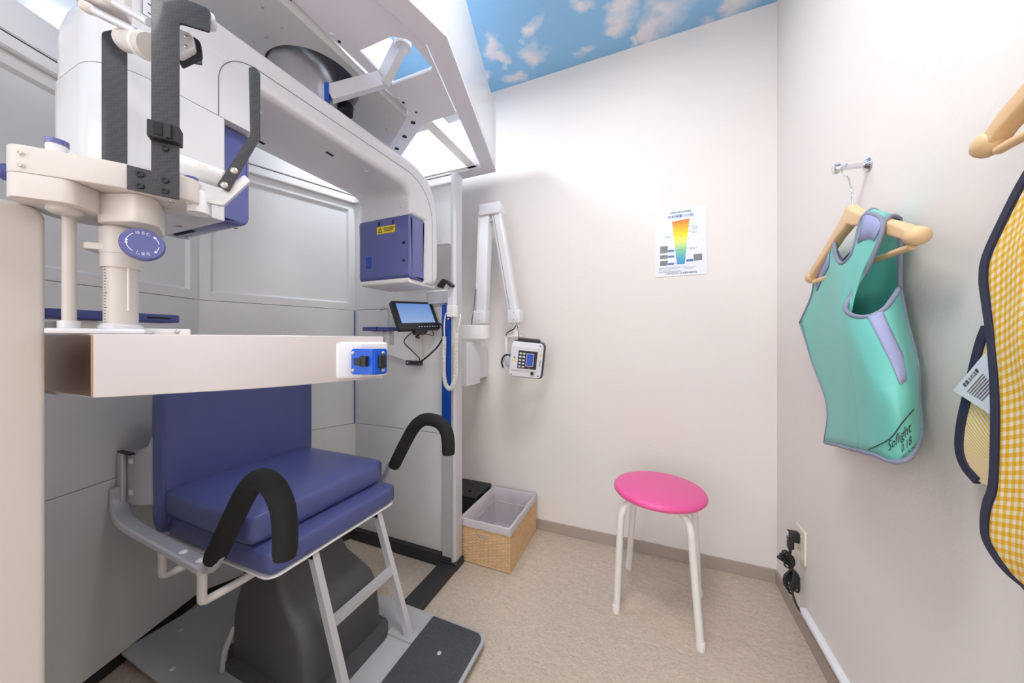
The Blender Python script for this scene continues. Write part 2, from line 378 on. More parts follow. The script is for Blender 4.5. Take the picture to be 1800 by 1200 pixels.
# ---------------------------------------------------------------- scanner booth: panels, posts, roof
YC = .735
B = thing('scanner_booth', 'grey panelled scanner booth with white cut-out roof frame over the blue chair', 'scanner booth', (-1.1,.735,0))
PA = (-1.39,1.26); PB = (-1.596,.714); PC = (-1.39,.165)
def slab(p0, p1, z0, z1, t, recess=False, gap=.0012):
    # upright panel from p0 to p1 in plan, its visible face on the line, thickness t outward (left of p0->p1)
    a = Vector((*p0,0)); b = Vector((*p1,0)); d = (b-a).normalized(); n = Vector((-d.y,d.x,0))
    a = a+d*gap; b = b-d*gap; z0 += gap; z1 -= gap
    bm = bmesh.new()
    v = [bm.verts.new(p) for p in (a+Vector((0,0,z0)), b+Vector((0,0,z0)), b+Vector((0,0,z1)), a+Vector((0,0,z1)))]
    u = [bm.verts.new(q.co+n*t) for q in v]
    f = bm.faces.new(v)
    for i in range(4): bm.faces.new((v[i], u[i], u[(i+1)%4], v[(i+1)%4]))
    bm.faces.new(u[::-1])
    bmesh.ops.recalc_face_normals(bm, faces=bm.faces[:])
    if recess:
        bmesh.ops.inset_region(bm, faces=[f], thickness=.045, depth=0)
        bmesh.ops.inset_region(bm, faces=[f], thickness=.012, depth=-.012)
    return fin(bm)
ZS = (.036, .584, 1.16, 1.70)
for i in range(3):
    for p0, p1 in ((PB, PA), (PC, PB)):
        link('panel', slab(p0, p1, ZS[i], ZS[i+1], .025, recess=(i == 2)), 'panel', B)
for z0, z1 in ((ZS[0],ZS[1]),(ZS[1],ZS[2])):
    link('panel', slab(PA, (-.803,1.26), max(z0,.051), z1, .025), 'panel', B)
# upper side panel with its rounded window
wout = [(-1.388,1.162),(-.804,1.162),(-.804,1.70),(-1.388,1.70)]
whole = rpoly([(-1.165,1.236,.025),(-.814,1.236,.025),(-.814,1.44,.025),(-1.165,1.44,.025)])
me = ext(wout, 'Y', 1.26, 1.285, holes=[whole]); link('panel', me, 'panel', B, smooth=35)
def beam(p0, p1, z0, z1, wdt, side=.5):
    a = Vector((*p0,0)); b = Vector((*p1,0)); d = (b-a).normalized(); n = Vector((-d.y,d.x,0))
    bm = bmesh.new(); q = []
    for z in (z0,z1): q += [bm.verts.new(p+n*s+Vector((0,0,z))) for p, s in ((a,-wdt*(1-side)),(b,-wdt*(1-side)),(b,wdt*side),(a,wdt*side))]
    for f in ((0,1,2,3),(4,5,6,7),(0,1,5,4),(1,2,6,5),(2,3,7,6),(3,0,4,7)): bm.faces.new([q[k] for k in f])
    bmesh.ops.recalc_face_normals(bm, faces=bm.faces[:])
    bmesh.ops.bevel(bm, geom=bm.edges[:], offset=.0025, segments=2, affect='EDGES')
    return fin(bm)
# top rails over the panels (two strips with a dark joint)
for p0, p1 in ((PB,PA),(PC,PB),(PA,(-.80,1.26))):
    link('top_rail', beam(p0,p1,1.70,1.733,.045,.6), 'white2', B)
    link('rail_joint', beam(p0,p1,1.731,1.738,.036,.6), 'dark', B)
    link('top_rail', beam(p0,p1,1.737,1.826 if p0 != PA else 1.745,.045,.6), 'white2', B)
# blue corner joint, plinth, floor channel, end post
link('corner_strip', beam((-1.388,1.252),(-1.383,1.252),.58,1.158,.006), 'royal', B)
for p0, p1 in ((PB,PA),(PC,PB)): link('plinth', beam(p0,p1,0,.034,.04,1.0), 'basefr', B)
link('plinth', beam(PA,(-.80,1.26),0,.05,.05,.5), 'basefr', B)
link('floor_channel', box((-.855,.185,0),(-.775,1.30,.026), .003), 'basefr', B)
link('post_foot', box((-.862,1.232,0),(-.772,1.300,.035), .004), 'basefr', B)
link('end_post', ext(rpoly([(-.803,1.238,.003),(-.790,1.238,.004),(-.781,1.246,.004),(-.781,1.298,.003),(-.803,1.298,.003)],3), 'Z', .03, 1.742), 'alu', B, smooth=30)
link('post_strip', box((-.850,1.240,.034),(-.8035,1.2598,.598), .002), 'alu', B)
link('post_strip', ext(rpoly([(-.848,.60,.004),(-.806,.60,.004),(-.806,1.162,.004),(-.848,1.162,.004)],3), 'Y', 1.236, 1.2455), 'royal', B)
for z in (.09,.36,.62,1.70): screw(B, (-.7805,1.28,z), (1,0,0), .004, .002, 'alu')
for z in (1.10,1.145): screw(B, (-.815,1.236,z), (0,-1,0), .005, .003, 'white')
# grey cover box between the window and the post strip, bracket with tray under the window
link('cover_box', box((-.93,1.235,1.168),(-.80,1.262,1.226), .004), 'rgrey', B)
for x in (-.92,-.81):
    for z in (1.178,1.217): screw(B, (x,1.2355,z), (0,-1,0), .003, .0015, 'nickel')
# roof
zr = 1.825
HO = [(-.502,.755),(-.681,1.444),(-1.42,1.444),(-1.665,.74),(-1.42,.036),(-.681,.036)]
def inset(poly, d):
    out = []; n = len(poly); P = [Vector(p) for p in poly]
    for i in range(n):
        e1 = (P[i]-P[i-1]).normalized(); e2 = (P[(i+1)%n]-P[i]).normalized()
        n1 = Vector((-e1.y,e1.x)); n2 = Vector((-e2.y,e2.x)); b = (n1+n2).normalized(); out.append(P[i]+b*(d/b.dot(n1)))
    return [tuple(p) for p in out]
HI = inset(HO, .062); HW = inset(HO, .014)
fo = [(a,b,.012) for a,b in HO]
link('roof_fascia', ext(rpoly(fo,3), 'Z', zr+.004, 2.105, holes=[HW]), 'white', B, smooth=25)
link('roof_lip', ext(rpoly(fo,3), 'Z', zr-.008, zr+.006, holes=[HI]), 'roof', B, smooth=25)
H2 = inset(HO, .070)
hx = lambda y: H2[0][0]+(H2[1][0]-H2[0][0])*(y-H2[0][1])/(H2[1][1]-H2[0][1])
ym = lambda y: 2*YC-y
front = [(-.797,1.03),(hx(1.03),1.03),(H2[0][0],H2[0][1]),(hx(1.03),ym(1.03)+.04),(-.797,ym(1.03)+.04)]
op1 = rpoly([(-.762,.703,.003),(-.643,.703,.02),(-.608,.727,.02),(-.602,.826,.008),(-.612,.838,.006),(-.762,.838,.003)],4)
link('roof_plate', ext(front, 'Z', zr, zr+.012, holes=[op1]), 'roof', B)
link('roof_beam', box((-.797,1.03,zr),(-.752,1.40,zr+.06), .002), 'white2', B)
link('roof_beam', box((-.797,ym(1.40),zr),(-.752,ym(1.03)+.04,zr+.06), .002), 'white2', B)
link('roof_beam', box((-1.40,1.365,zr),(-.735,1.395,zr+.06), .002), 'white2', B)
link('roof_beam', box((-1.40,ym(1.395),zr),(-.735,ym(1.365),zr+.06), .002), 'white2', B)
# hole beam (diagonal) and centre plate
link('roof_brace', ext([(-.797,1.03),(-1.12,1.23),(-1.145,1.17),(-.797,.955)], 'Z', zr-.006, zr+.03), 'roof', B)
for x, y in ((-.816,1.003),(-.903,1.058),(-.99,1.112)):
    link('brace_hole', lathe([(0,0),(.009,0),(.009,.002),(0,.002)], (x,y,zr-.0075), 16), 'dark', B)
link('roof_brace', ext([(-.797,ym(1.03)+.04),(-1.12,ym(1.23)),(-1.145,ym(1.17)),(-.797,ym(.955)+.02)], 'Z', zr-.006, zr+.03), 'roof', B)
HX, HY = -.955, .72
hole = [(-.945+.125*math.cos(2*math.pi*k/40), .705+.125*math.sin(2*math.pi*k/40)) for k in range(40)]
cen = [(-.797,.48),(-.797,.945),(-1.05,1.10),(-1.18,1.06),(-1.27,.74),(-1.18,.42),(-1.05,.37)]
link('centre_plate', ext(cen, 'Z', 1.795, zr+.004, holes=[hole]), 'rgrey', B)
link('hub_housing', box((-1.19,.46,zr+.006),(-.905,1.0,2.15), .004), 'white2', B)
link('hub_hole_shade', ext([(-.945+.122*math.cos(2*math.pi*k/40), .705+.122*math.sin(2*math.pi*k/40)) for k in range(40)], 'Z', zr+.0015, zr+.0055), 'charcoal', B)  # dark disc painted in for the shade inside the hub hole
for x,y in ((-.859,.551),(-.924,.552),(-.97,.55),(-.86,.93),(-.91,.965),(-.96,1.0),(-.85,.50),(-1.1,.95),(-1.15,.9)):
    screw(B, (x,y,1.795), (0,0,-1), .0035, .002, 'nickel', 'hex')
for x,y in ((-.789,.636),(-.785,.889),(-.655,1.012),(-.62,.60),(-.70,.52)): screw(B, (x,y,zr), (0,0,-1), .006, .003, 'white')
for x,y in ((-.788,.660),(-.784,.913),(-.775,.97)): link('plate_hole', lathe([(0,0),(.0045,0),(.0045,.001),(0,.001)], (x,y,zr-.001), 12), 'dark', B)
# cable guide arm running from the hub over the cut-out
ga = [(-0.8300, 0.6600, 1.6910), (-0.7450, 0.7700, 1.7870), (-0.6650, 0.7720, 1.8780)]
pf = [(-.019,-.012),(.019,-.012),(.019,.012),(-.019,.012)]
link('guide_arm', tube([ga[0], ga[1]], .01, prof=pf), 'alu', B)
link('guide_arm', tube([Vector(ga[1])+Vector((0,.004,-.004)), ga[2]], .01, prof=[(a*1.05,b) for a,b in pf]), 'alu', B)
link('guide_cap', lathe([(0,-.02),(.024,-.02),(.024,.012),(0,.012)], ga[2], 20), 'white2', B, smooth=40)
link('guide_clip', tube([Vector(ga[0])+Vector((-.006,-.006,0)), Vector(ga[0])+Vector((.002,.002,0))], .01, prof=[(a*1.25,b*1.25) for a,b in pf]), 'royal', B)
link('cable_sleeve', tube([(-.945,.815,1.768),(-.948,.82,1.795)], .024, 18), 'black', B, smooth=50)

# ---------------------------------------------------------------- gantry (rotating C-arm)
G = thing('scanner_gantry', 'white rounded C-shaped scanner arm with violet-blue detector and tube covers', 'scanner arm', (HX,HY,1.25))
XG0, XG1 = -1.085, -.822
up = rpoly([(.36,1.572,0),(1.0,1.572,.085),(1.0,1.478,0),(1.085,1.478,0),(1.085,1.228,0),(1.177,1.228,.05),(1.177,1.682,.16),(.36,1.668,0)],10)
GY0 = .235
def gsec(z, y0, sx, yend=.47): return [(p.x,p.y,z) for p in rpoly([(-1.062+sx,y0,.10),(XG1-sx,y0,.065),(XG1-sx,yend,.006),(-1.062+sx,yend,.01)],10)]
gs = [gsec(1.4672,GY0,0), gsec(1.54,GY0,0)]
for k in range(1,9):
    a_ = k/8*math.pi/2; gs.append(gsec(1.54+.126*math.sin(a_), GY0+.126*(1-math.cos(a_))*.8, .02*(1-math.cos(a_))**1.5, .47+.02*k/8))
def loft0(secs):
    bm = bmesh.new(); R = [[bm.verts.new(p) for p in s_] for s_ in secs]; n = len(R[0])
    for a, b in zip(R, R[1:]):
        for k in range(n): bm.faces.new((a[k],a[(k+1)%n],b[(k+1)%n],b[k]))
    bm.faces.new(R[0]); bm.faces.new(R[-1]); return fin(bm)
link('arm_shoulder', loft0(gs), 'white', G, smooth=35)
link('arm_housing', ext(up, 'X', XG0, XG1, bev=.022, bres=5), 'white', G, smooth=40)
low = rpoly([(-1.062,GY0,.10),(XG1,GY0,.065),(XG1,.412,.004),(-1.062,.412,.01)],10)
link('lower_cover', ext(low, 'Z', 1.252, 1.4665, bev=.0012), 'white', G, smooth=40)
link('seam', ext(rpoly([(-1.061,GY0+.001,.10),(XG1-.001,GY0+.001,.065),(XG1-.001,.41,.004),(-1.061,.41,.01)],10), 'Z', 1.464, 1.469), 'line', G)
# seam line on the arch face
arch = rpoly([(.400,1.468,0),(.400,1.615,.10),(1.13,1.632,.15),(1.13,1.24,0)],12)
arch = [(XG1+.0002,p.x,p.y) for p in arch if p.y > 1.45 or p.x > 1.0]
link('seam', tube(arch, .0009, 5), 'line', G)
# detector
link('detector', ext(rpoly([(.413,1.258,.004),(.47,1.258,.022),(.47,1.466,.006),(.413,1.466,.002)],4), 'X', -1.095, -.842, bev=.008), 'lav', G, smooth=40)
link('detector_back', box((-1.07,.405,1.265),(-.85,.415,1.462)), 'royal', G)
for x,y in ((-.87,.455),(-1.07,.455)): screw(G, (x,y,1.258), (0,0,-1), .005, .002, 'nickel')
link('detector_slot', box((-1.06,.425,1.2565),(-.98,.432,1.2585)), 'dark', G)
for x,y in ((-.86,.33),(-.86,.26),(-1.02,.26),(-.95,.39),(-1.05,.36)): screw(G, (x,y,1.252), (0,0,-1), .006, .002, 'nickel')
# tube head cover
sc = link('tube_cover', ext(rpoly([(.996,1.236,.02),(1.084,1.236,.004),(1.084,1.477,.003),(.996,1.477,.004)],5), 'X', -1.083, -.824, bev=.012), 'lav', G, smooth=40)
link('warning_label', box((-.985,.9945,1.418),(-.895,.9965,1.446)), 'yellow', sc)
wt = [(-.978,1.423),(-.956,1.423),(-.967,1.442)]
link('warning_triangle', ext(wt, 'Y', .9935, .9948, holes=[[(-.9735,1.4255),(-.9605,1.4255),(-.967,1.437)]]), 'ink', sc)
for k in range(3): link('label_text', box((-.95,.9938,1.4255+k*.006),(-.905+.003*k,.9948,1.428+k*.006)), 'ink', sc)
for x, z, a, b in ((-.975,1.458,.003,.008),(-.905,1.456,.003,.008),(-.853,1.372,.006,.004),(-.853,1.306,.004,.004)):
    link('slot', box((x-a,.9938,z-b),(x+a,.997,z+b)), 'dark', sc)
link('blue_sticker', box((-1.04,.9942,1.29),(-1.015,.9965,1.335)), 'royal', sc)
link('tube_base', ext(rpoly([(.99+.01,1.222,.01),(1.17,1.222,.03),(1.17,1.24,0),(1.0,1.24,0)],4), 'X', -1.075, -.835, bev=.003), 'white2', G, smooth=40)
for x in (-1.04,-.87): screw(G, (x,1.0,1.515), (0,-1,0), .008, .003, 'white', 'hex')
for x,y in ((-.90,.52),(-.88,.84),(-1.04,.9)): screw(G, (x,y,1.572), (0,0,-1), .009, .004, 'white')
for x,y in ((-.90,.72),(-1.03,.60)): link('slot', box((x-.004,y-.012,1.5705),(x+.004,y+.012,1.5725)), 'dark', G)
link('hub', lathe([(.088,1.66),(.088,1.826),(0,1.826)], (HX,.675,0), 40), 'steel', G, smooth=40)
link('data_label', box((XG1,.288,1.575),(XG1+.0006,.335,1.615)), 'line', G); link('data_label', box((XG1+.0004,.289,1.576),(XG1+.0009,.334,1.614)), 'paper', G)
for k in range(4): link('label_text', box((XG1+.0006,.295+.004*(k%2),1.582+k*.008),(XG1+.0012,.325-.006*(k%3),1.584+k*.008)), 'ink', G)
led = link('status_light', lathe([(0,.0005),(.003,.0005),(.003,0)], (XG1+.0003,.315,1.435), 12, (1,0,0)), 'led', G)

# ---------------------------------------------------------------- left cabinet
K = tag(link('control_cabinet', ext(rpoly([(-.10,.0,0),(.172,.0,0),(.172,1.18,.018),(-.10,1.18,.018)],5), 'X', -1.36, -.75, bev=.006), 'cream', smooth=40), 'tall plain off-white cabinet cut off by the left edge of the picture', 'cabinet')

# ---------------------------------------------------------------- swing bar
SB = thing('swing_bar', 'glossy white horizontal bar with blue switch plate in front of the chair', 'support bar', (-.75,.25,.92))
zb0, zb1 = .923, 1.0105
fr = cr([(-.697,.198,0),(-.592,.339,0),(-.544,.468,0),(-.522,.545,0)],8)
bk = []
for i,p in enumerate(fr):
    t = (fr[min(i+1,len(fr)-1)]-fr[max(i-1,0)]).normalized(); n = Vector((-t.y,t.x,0)); bk.append(p+n*.085)
bk[0] = Vector((-.86,.198,0)); bk[1] = Vector((-.80,.26,0))
bar = [(p.x,p.y) for p in fr]+[(p.x,p.y) for p in reversed(bk)]
link('bar', ext(bar, 'Z', zb0, zb1, bev=.0018), 'gloss', SB, smooth=30)
link('bar_end_reflect_plate', box((-.862,.1962,zb0+.002),(-.699,.1985,zb1-.002), .0006), 'reflect_tint', SB)  # thin plate added to carry the brown reflection colour
link('end_housing', box((-.93,.205,.915),(-.862,.33,1.012), .004), 'cream', SB)
# rounded milky end with two-faced switch plate
hd = [(-.548,.452,.008),(-.523,.490,.004),(-.512,.556,.03),(-.575,.585,.03),(-.66,.56,.01),(-.64,.46,.01)]
link('end_block', ext(rpoly(hd,6), 'Z', .928, .999, bev=.006), 'milk', SB, smooth=40)
F0 = Vector((-0.5270, 0.4660, 0.9890)); F1 = Vector((-0.4780, 0.4750, 0.9890)); F2 = Vector((-0.4750, 0.5090, 0.9890))
z0, z1 = .937, .986
def face_slab(a, b, z0, z1, t):
    return beam((a.x,a.y),(b.x,b.y),z0,z1,t,1.0)
sp_ = link('switch_plate', face_slab(F0,F1,z0,z1,.012), 'sw_blue', SB); sp2 = link('switch_plate', face_slab(F1,F2,z0,z1,.012), 'sw_blue', SB)
def on(a, b, k, z, off): d = (b-a).normalized(); n = Vector((d.y,-d.x,0)); p = a+(b-a)*k+n*off; return Vector((p.x,p.y,z)), n
for (a,b,k) in ((F0,F1,.1),(F1,F2,.65)):
    for z in (z0+.008,z1-.008):
        p, n = on(a,b,k,z,.0); screw(SB, p, n, .0035, .002, 'nickel')
for (a,b,k,zz,hw,hh,pr,par) in ((F0,F1,.45,.962,.007,.0065,.012,sp_),(F0,F1,.66,.963,.0065,.0095,.010,sp_),(F1,F2,.52,.962,.008,.0125,.006,sp2)):
    p, n = on(a,b,k,zz,pr/2); d = (b-a).normalized(); mt = Matrix(((d.x,n.x,0,p.x),(d.y,n.y,0,p.y),(0,0,1,p.z),(0,0,0,1)))
    link('rocker_switch', box((-hw,-pr/2,-hh),(hw,pr/2,hh), .0015, 2, mt), 'black', par)

# ---------------------------------------------------------------- head support on the bar (local frame: x along the bar, y away from it)
HS = thing('head_support', 'white head support column with black carbon straps standing on the swing bar', 'head support', (-.697,.198,1.0105), rotz=math.atan2(.8141,.5807))
link('base_plate', box((-.048,.012,1.0108),(.045,.085,1.018), .002), 'white', HS)
link('base_plate', box((.03,.05,1.0108),(.085,.056,1.02), .001), 'white2', HS); screw(HS, (.07,.05,1.0155), (0,-1,0), .0035, .002, 'nickel')
link('base_flange', lathe([(.023,1.018),(.023,1.0225),(.0205,1.024),(.0205,1.026),(0,1.026)], (.011,.045,0), 32), 'white', HS, smooth=40)
colm = link('column', lathe([(.0175,1.022),(.0175,1.22),(0,1.22)], (.011,.045,0), 36), 'cream', HS, smooth=40)
# scale ticks and groove on the column
for k in range(22):
    z = 1.028+k*.0042; th = math.radians(222); l = .0032 if k % 5 else .0055
    c0 = Vector((.011+.0176*math.cos(th), .045+.0176*math.sin(th), z)); tg = Vector((-math.sin(th),math.cos(th),0))
    link('scale_tick', tube([c0, c0+tg*l], .0004, 4), 'ink', colm)
link('groove', tube([(.0225,.0319,1.045),(.0225,.0319,1.108)], .0016, 8), 'panel', colm, smooth=40)
link('collar', lathe([(0,1.108),(.0205,1.108),(.0205,1.128),(.0215,1.1285),(.0215,1.165),(0,1.165)], (.011,.045,0), 36), 'cream', HS, smooth=40)
link('collar_clamp', ext(rpoly([(-.024,.03,.008),(.03,.024,.008),(.034,.06,.01),(-.02,.066,.01)],5), 'Z', 1.131, 1.1405, bev=.001), 'cream', HS, smooth=40)
kx, ky, kz = .050, -.012, 1.1365
kax = Vector((.30,-.94,.08)).normalized()
knob = link('knob', lathe([(0,-.010),(.020,-.010),(.0225,-.006),(.0225,.001),(.0205,.004),(0,.004)], (kx,ky,kz), 40, kax), 'lav', HS, smooth=35)
rt = Vector((.94,.30,0)).normalized(); upv = Vector((0,0,1)); upv = (upv-kax*upv.dot(kax)).normalized(); kc = Vector((kx,ky,kz))+kax*.0043
for j, (txt, a0) in enumerate((('ゆるむ',90),('しまる',-90))):
    for i, ch in enumerate(txt):
        an = math.radians(a0+((1-i)*19 if a0 > 0 else (i-1)*19)); p = kc+rt*math.cos(an)*.0148+upv*math.sin(an)*.0148
        r2 = (rt*math.sin(an)-upv*math.cos(an)) if a0 > 0 else (-rt*math.sin(an)+upv*math.cos(an)); u2 = (rt*math.cos(an)+upv*math.sin(an)) if a0 > 0 else -(rt*math.cos(an)+upv*math.sin(an))
        link('lettering', text_mesh(ch, .0052, p, r2, u2, .0003), 'lavprint', knob)
for s0, s1 in ((125,172),(188,235),(-35,-5),(8,42)):
    pts = [kc+rt*math.cos(math.radians(q))*.0155+upv*math.sin(math.radians(q))*.0155 for q in range(s0,s1+1,4)]
    link('arrow', tube(pts, .0005, 5), 'lavprint', knob)
    e = pts[-1] if s0 in (125,8) else pts[0]; dr = (pts[-1]-pts[-2] if s0 in (125,8) else pts[0]-pts[1]).normalized(); sd = kax.cross(dr)
    bm = bmesh.new(); v = [bm.verts.new(q) for q in (e+sd*.0018, e-sd*.0018, e+dr*.0036)]; v2 = [bm.verts.new(q.co+kax*.0004) for q in v]
    bm.faces.new(v2); bm.faces.new(v[::-1]); [bm.faces.new((v[i],v[(i+1)%3],v2[(i+1)%3],v2[i])) for i in range(3)]
    link('arrow', fin(bm), 'lavprint', knob)
link('knob_stem', tube([(.02,.04,1.136),Vector((kx,ky,kz))-kax*.009], .007, 12), 'cream', HS, smooth=40)
# thin guide rod
rod = link('guide_rod', lathe([(.0066,1.018),(.0066,1.20),(0,1.20)], (-.033,.03,0), 24), 'cream', HS, smooth=40)
link('rod_collar', lathe([(.0105,1.018),(.0105,1.0285),(.0066,1.0285)], (-.033,.03,0), 24), 'white', rod, smooth=40)
# body: upper plate, lower block, column socket
upl = rpoly([(-.071,-.016,.018),(.010,-.021,.004),(.085,-.020,.004),(.107,-.012,.018),(.108,.05,.02),(.02,.10,.03),(-.066,.10,.05)],8)
link('body', ext(upl, 'Z', 1.2085, 1.2425, bev=.0015), 'cream', HS, smooth=35)
lwl = rpoly([(-.071,-.016,.018),(-.012,-.019,.014),(.0,.01,.014),(.01,.09,.02),(-.066,.09,.04)],8)
link('lower_block', ext(lwl, 'Z', 1.178, 1.2083, bev=.001), 'cream', HS, smooth=35)
link('rod_socket', lathe([(0,1.170),(.011,1.170),(.0155,1.173),(.0155,1.179),(0,1.179)], (-.030,.012,0), 28), 'cream', HS, smooth=40)
link('column_socket', ext(rpoly([(-.006,.02,.014),(.04,-.008,.012),(.062,.0,.014),(.05,.08,.02),(.0,.085,.02)],8), 'Z', 1.168, 1.2083, bev=.002), 'cream', HS, smooth=35)
link('inner_plate', ext(rpoly([(-.02,.02,.03),(.085,.0,.02),(.10,.06,.03),(.0,.12,.04)],8), 'Z', 1.2426, 1.252, bev=.003), 'white', HS, smooth=35)
for x, z in ((-.053,1.231),(-.053,1.216),(.026,1.231),(.026,1.218)): screw(HS, (x,-.0195,z), (0,-1,0), .0024, .0012, 'nickel', 'hex')
for x, y, z in ((.05,.0,1.2085),(.075,.005,1.2085),(.095,.0,1.2085),(.06,.04,1.2085),(-.04,.05,1.178)): screw(HS, (x,y,z), (0,0,-1), .004, .001, 'nickel', 'hex')
link('knob_cap', lathe([(0,0),(.0105,0),(.0105,.008),(.009,.010),(.009,.011),(0,.011)], (-.0705,.012,1.213), 24, (-.85,-.5,0)), 'trayblue', HS, smooth=40)
p = link('stop_cap', lathe([(.0095,1.2425),(.0095,1.258),(0,1.258)], (-.034,.006,0), 24), 'white', HS, smooth=40)
link('cap_ring', lathe([(.0102,1.258),(.0102,1.2645),(0,1.2645)], (-.034,.006,0), 24), 'lav', p, smooth=40)
p = link('pivot', lathe([(.0145,1.198),(.0145,1.228),(.013,1.231),(0,1.231)], (.104,.012,0), 28), 'white', HS, smooth=40)
link('pivot_cap', lathe([(.0078,1.231),(.0078,1.248),(0,1.248)], (.0975,.0,0), 24), 'lav', p, smooth=40)
sbar = link('side_bar', tube([(0.0600, 0.0500, 1.2860),(0.1270, 0.0500, 1.2730)], .015, 22), 'white2', HS, smooth=50)
link('red_print', text_mesh('------', .006, Vector((0.1040, 0.0500, 1.2840))+Vector((0,-.0152,.0)), Vector((0.1270, 0.0500, 1.2730))-Vector((0.0600, 0.0500, 1.2860)), (0,0,1), .0003), 'red', sbar)
# carbon straps
fs = [(.040,1.2055,0),(.091,1.2025,0),(.091,1.455,.004),(.124,1.458,.003),(.125,1.492,.006),(.063,1.492,.004),(.063,1.236,0),(.040,1.238,0)]
st = link('carbon_strap', ext(rpoly(fs,3), 'Y', -.0305, -.0265, bev=.0006), 'carbon', HS, smooth=35)
for x, z in ((.0525,1.228),(.0525,1.212),(.077,1.226),(.077,1.211),(.077,1.271)): screw(st, (x,-.0308,z), (0,-1,0), .0045, .0018, 'black', 'hex')
clip = link('strap_clip', box((.061,-.040,1.279),(.0935,-.021,1.303), .002), 'black', st)
link('clip_slot', box((.068,-.0408,1.283),(.077,-.0398,1.3005), .0005), 'dark', clip); link('clip_rib', box((.080,-.044,1.281),(.086,-.0398,1.301), .001), 'black', clip)
bs = [(-.027,1.236,0),(.0,1.236,0),(.0,1.472,.002),(.05,1.478,.0),(.09,1.486,.0),(.09,1.505,.0),(-.012,1.497,.01),(-.027,1.485,.010)]
st2 = link('carbon_strap', ext(rpoly(bs,4), 'Y', .098, .102, bev=.0006), 'carbon', HS, smooth=35)
for x in (-.024,-.003): link('strap_foot', box((x-.005,.094,1.245),(x+.005,.106,1.257), .001), 'black', st2)
# side temple rod
sr = [(.166,1.443,.004),(.168,1.335,.0),(.127,1.243,.002),(.141,1.236,.002),(.181,1.334,.0),(.181,1.44,.006),(.174,1.448,.004)]
r3 = link('temple_strap', ext(rpoly(sr,4), 'Y', -.003, .001, bev=.0005), 'carbon', HS, smooth=35)
for x, z in ((.136,1.245),(.148,1.271)): screw(r3, (x,-.003,z), (0,-1,0), .0052, .002, 'nickel')
link('temple_bracket', ext(rpoly([(.102,1.216,0),(.134,1.214,.004),(.168,1.262,.002),(.160,1.270,.002),(.13,1.235,.003),(.108,1.238,.003)],4), 'Y', .0015, .010, bev=.0008), 'white', HS, smooth=35)
# forehead rest between the straps: cone, yoke and rods
a0 = Vector((0.0080, 0.0700, 1.4660)); a1 = Vector((0.0510, 0.0200, 1.4370)); ad = (a1-a0).normalized(); ln = (a1-a0).length
cone = link('forehead_rest', lathe([(0,-.003),(.0145,-.003),(.0155,0),(.0155,.004),(.0135,.006),(.0165,ln*.7),(.018,ln),(0,ln)], a0, 28, ad), 'cream', HS, smooth=35)
link('rest_ring', lathe([(.0172,ln*.62),(.0182,ln*.64),(.0182,ln*.72),(.0172,ln*.74)], a0, 28, ad), 'panel', cone, smooth=35)
bk_ = [(.095,1.452,.004),(.118,1.452,.006),(.119,1.425,.008),(.108,1.412,.004),(.09,1.400,.004),(.086,1.425,.004)]
yk = link('yoke', ext(rpoly([(.070,1.466,.005),(.100,1.464,.008),(.102,1.444,.008),(.086,1.424,.006),(.068,1.430,.006)],6), 'Y', -.004, .018, bev=.0025), 'white', HS, smooth=35)
link('yoke_pad', ext(rpoly([(.086,1.470,.003),(.106,1.466,.008),(.108,1.442,.008),(.084,1.416,.004),(.082,1.424,.003),(.100,1.445,.006),(.099,1.460,.006),(.086,1.463,.003)],5), 'Y', .008, .015), 'black', yk, smooth=35)
link('yoke_cap', ext(rpoly([(.086,1.472,.003),(.128,1.480,.012),(.128,1.496,.006),(.085,1.488,.004)],5), 'Y', -.022, .0, bev=.002), 'white', HS, smooth=35)
for x, z in ((.093,1.456),(.093,1.441)): screw(yk, (x,-.004,z), (0,-1,0), .003, .002, 'nickel')
for (pa, pb, r) in (((-0.0290, 0.0600, 1.4900),(0.0250, 0.0500, 1.4720),.0058),((-0.0020, 0.0450, 1.5030),(0.0440, 0.0300, 1.4800),.0058)):
    A_, B_ = Vector(pa), Vector(pb)
    ro = link('support_rod', tube([A_,B_], r, 14), 'alu', HS, smooth=50)
    link('rod_end', lathe([(0,-.004),(.0065,-.004),(.0075,0),(.0075,.005),(.0058,.009)], A_, 18, (B_-A_)), 'cream', ro, smooth=40)
link('rod_block', box(Vector((-0.0300, 0.0620, 1.5180))-Vector((.012,.01,.02)), Vector((-0.0080, 0.0620, 1.5250))+Vector((.02,.02,.02)), .004), 'cream', HS)

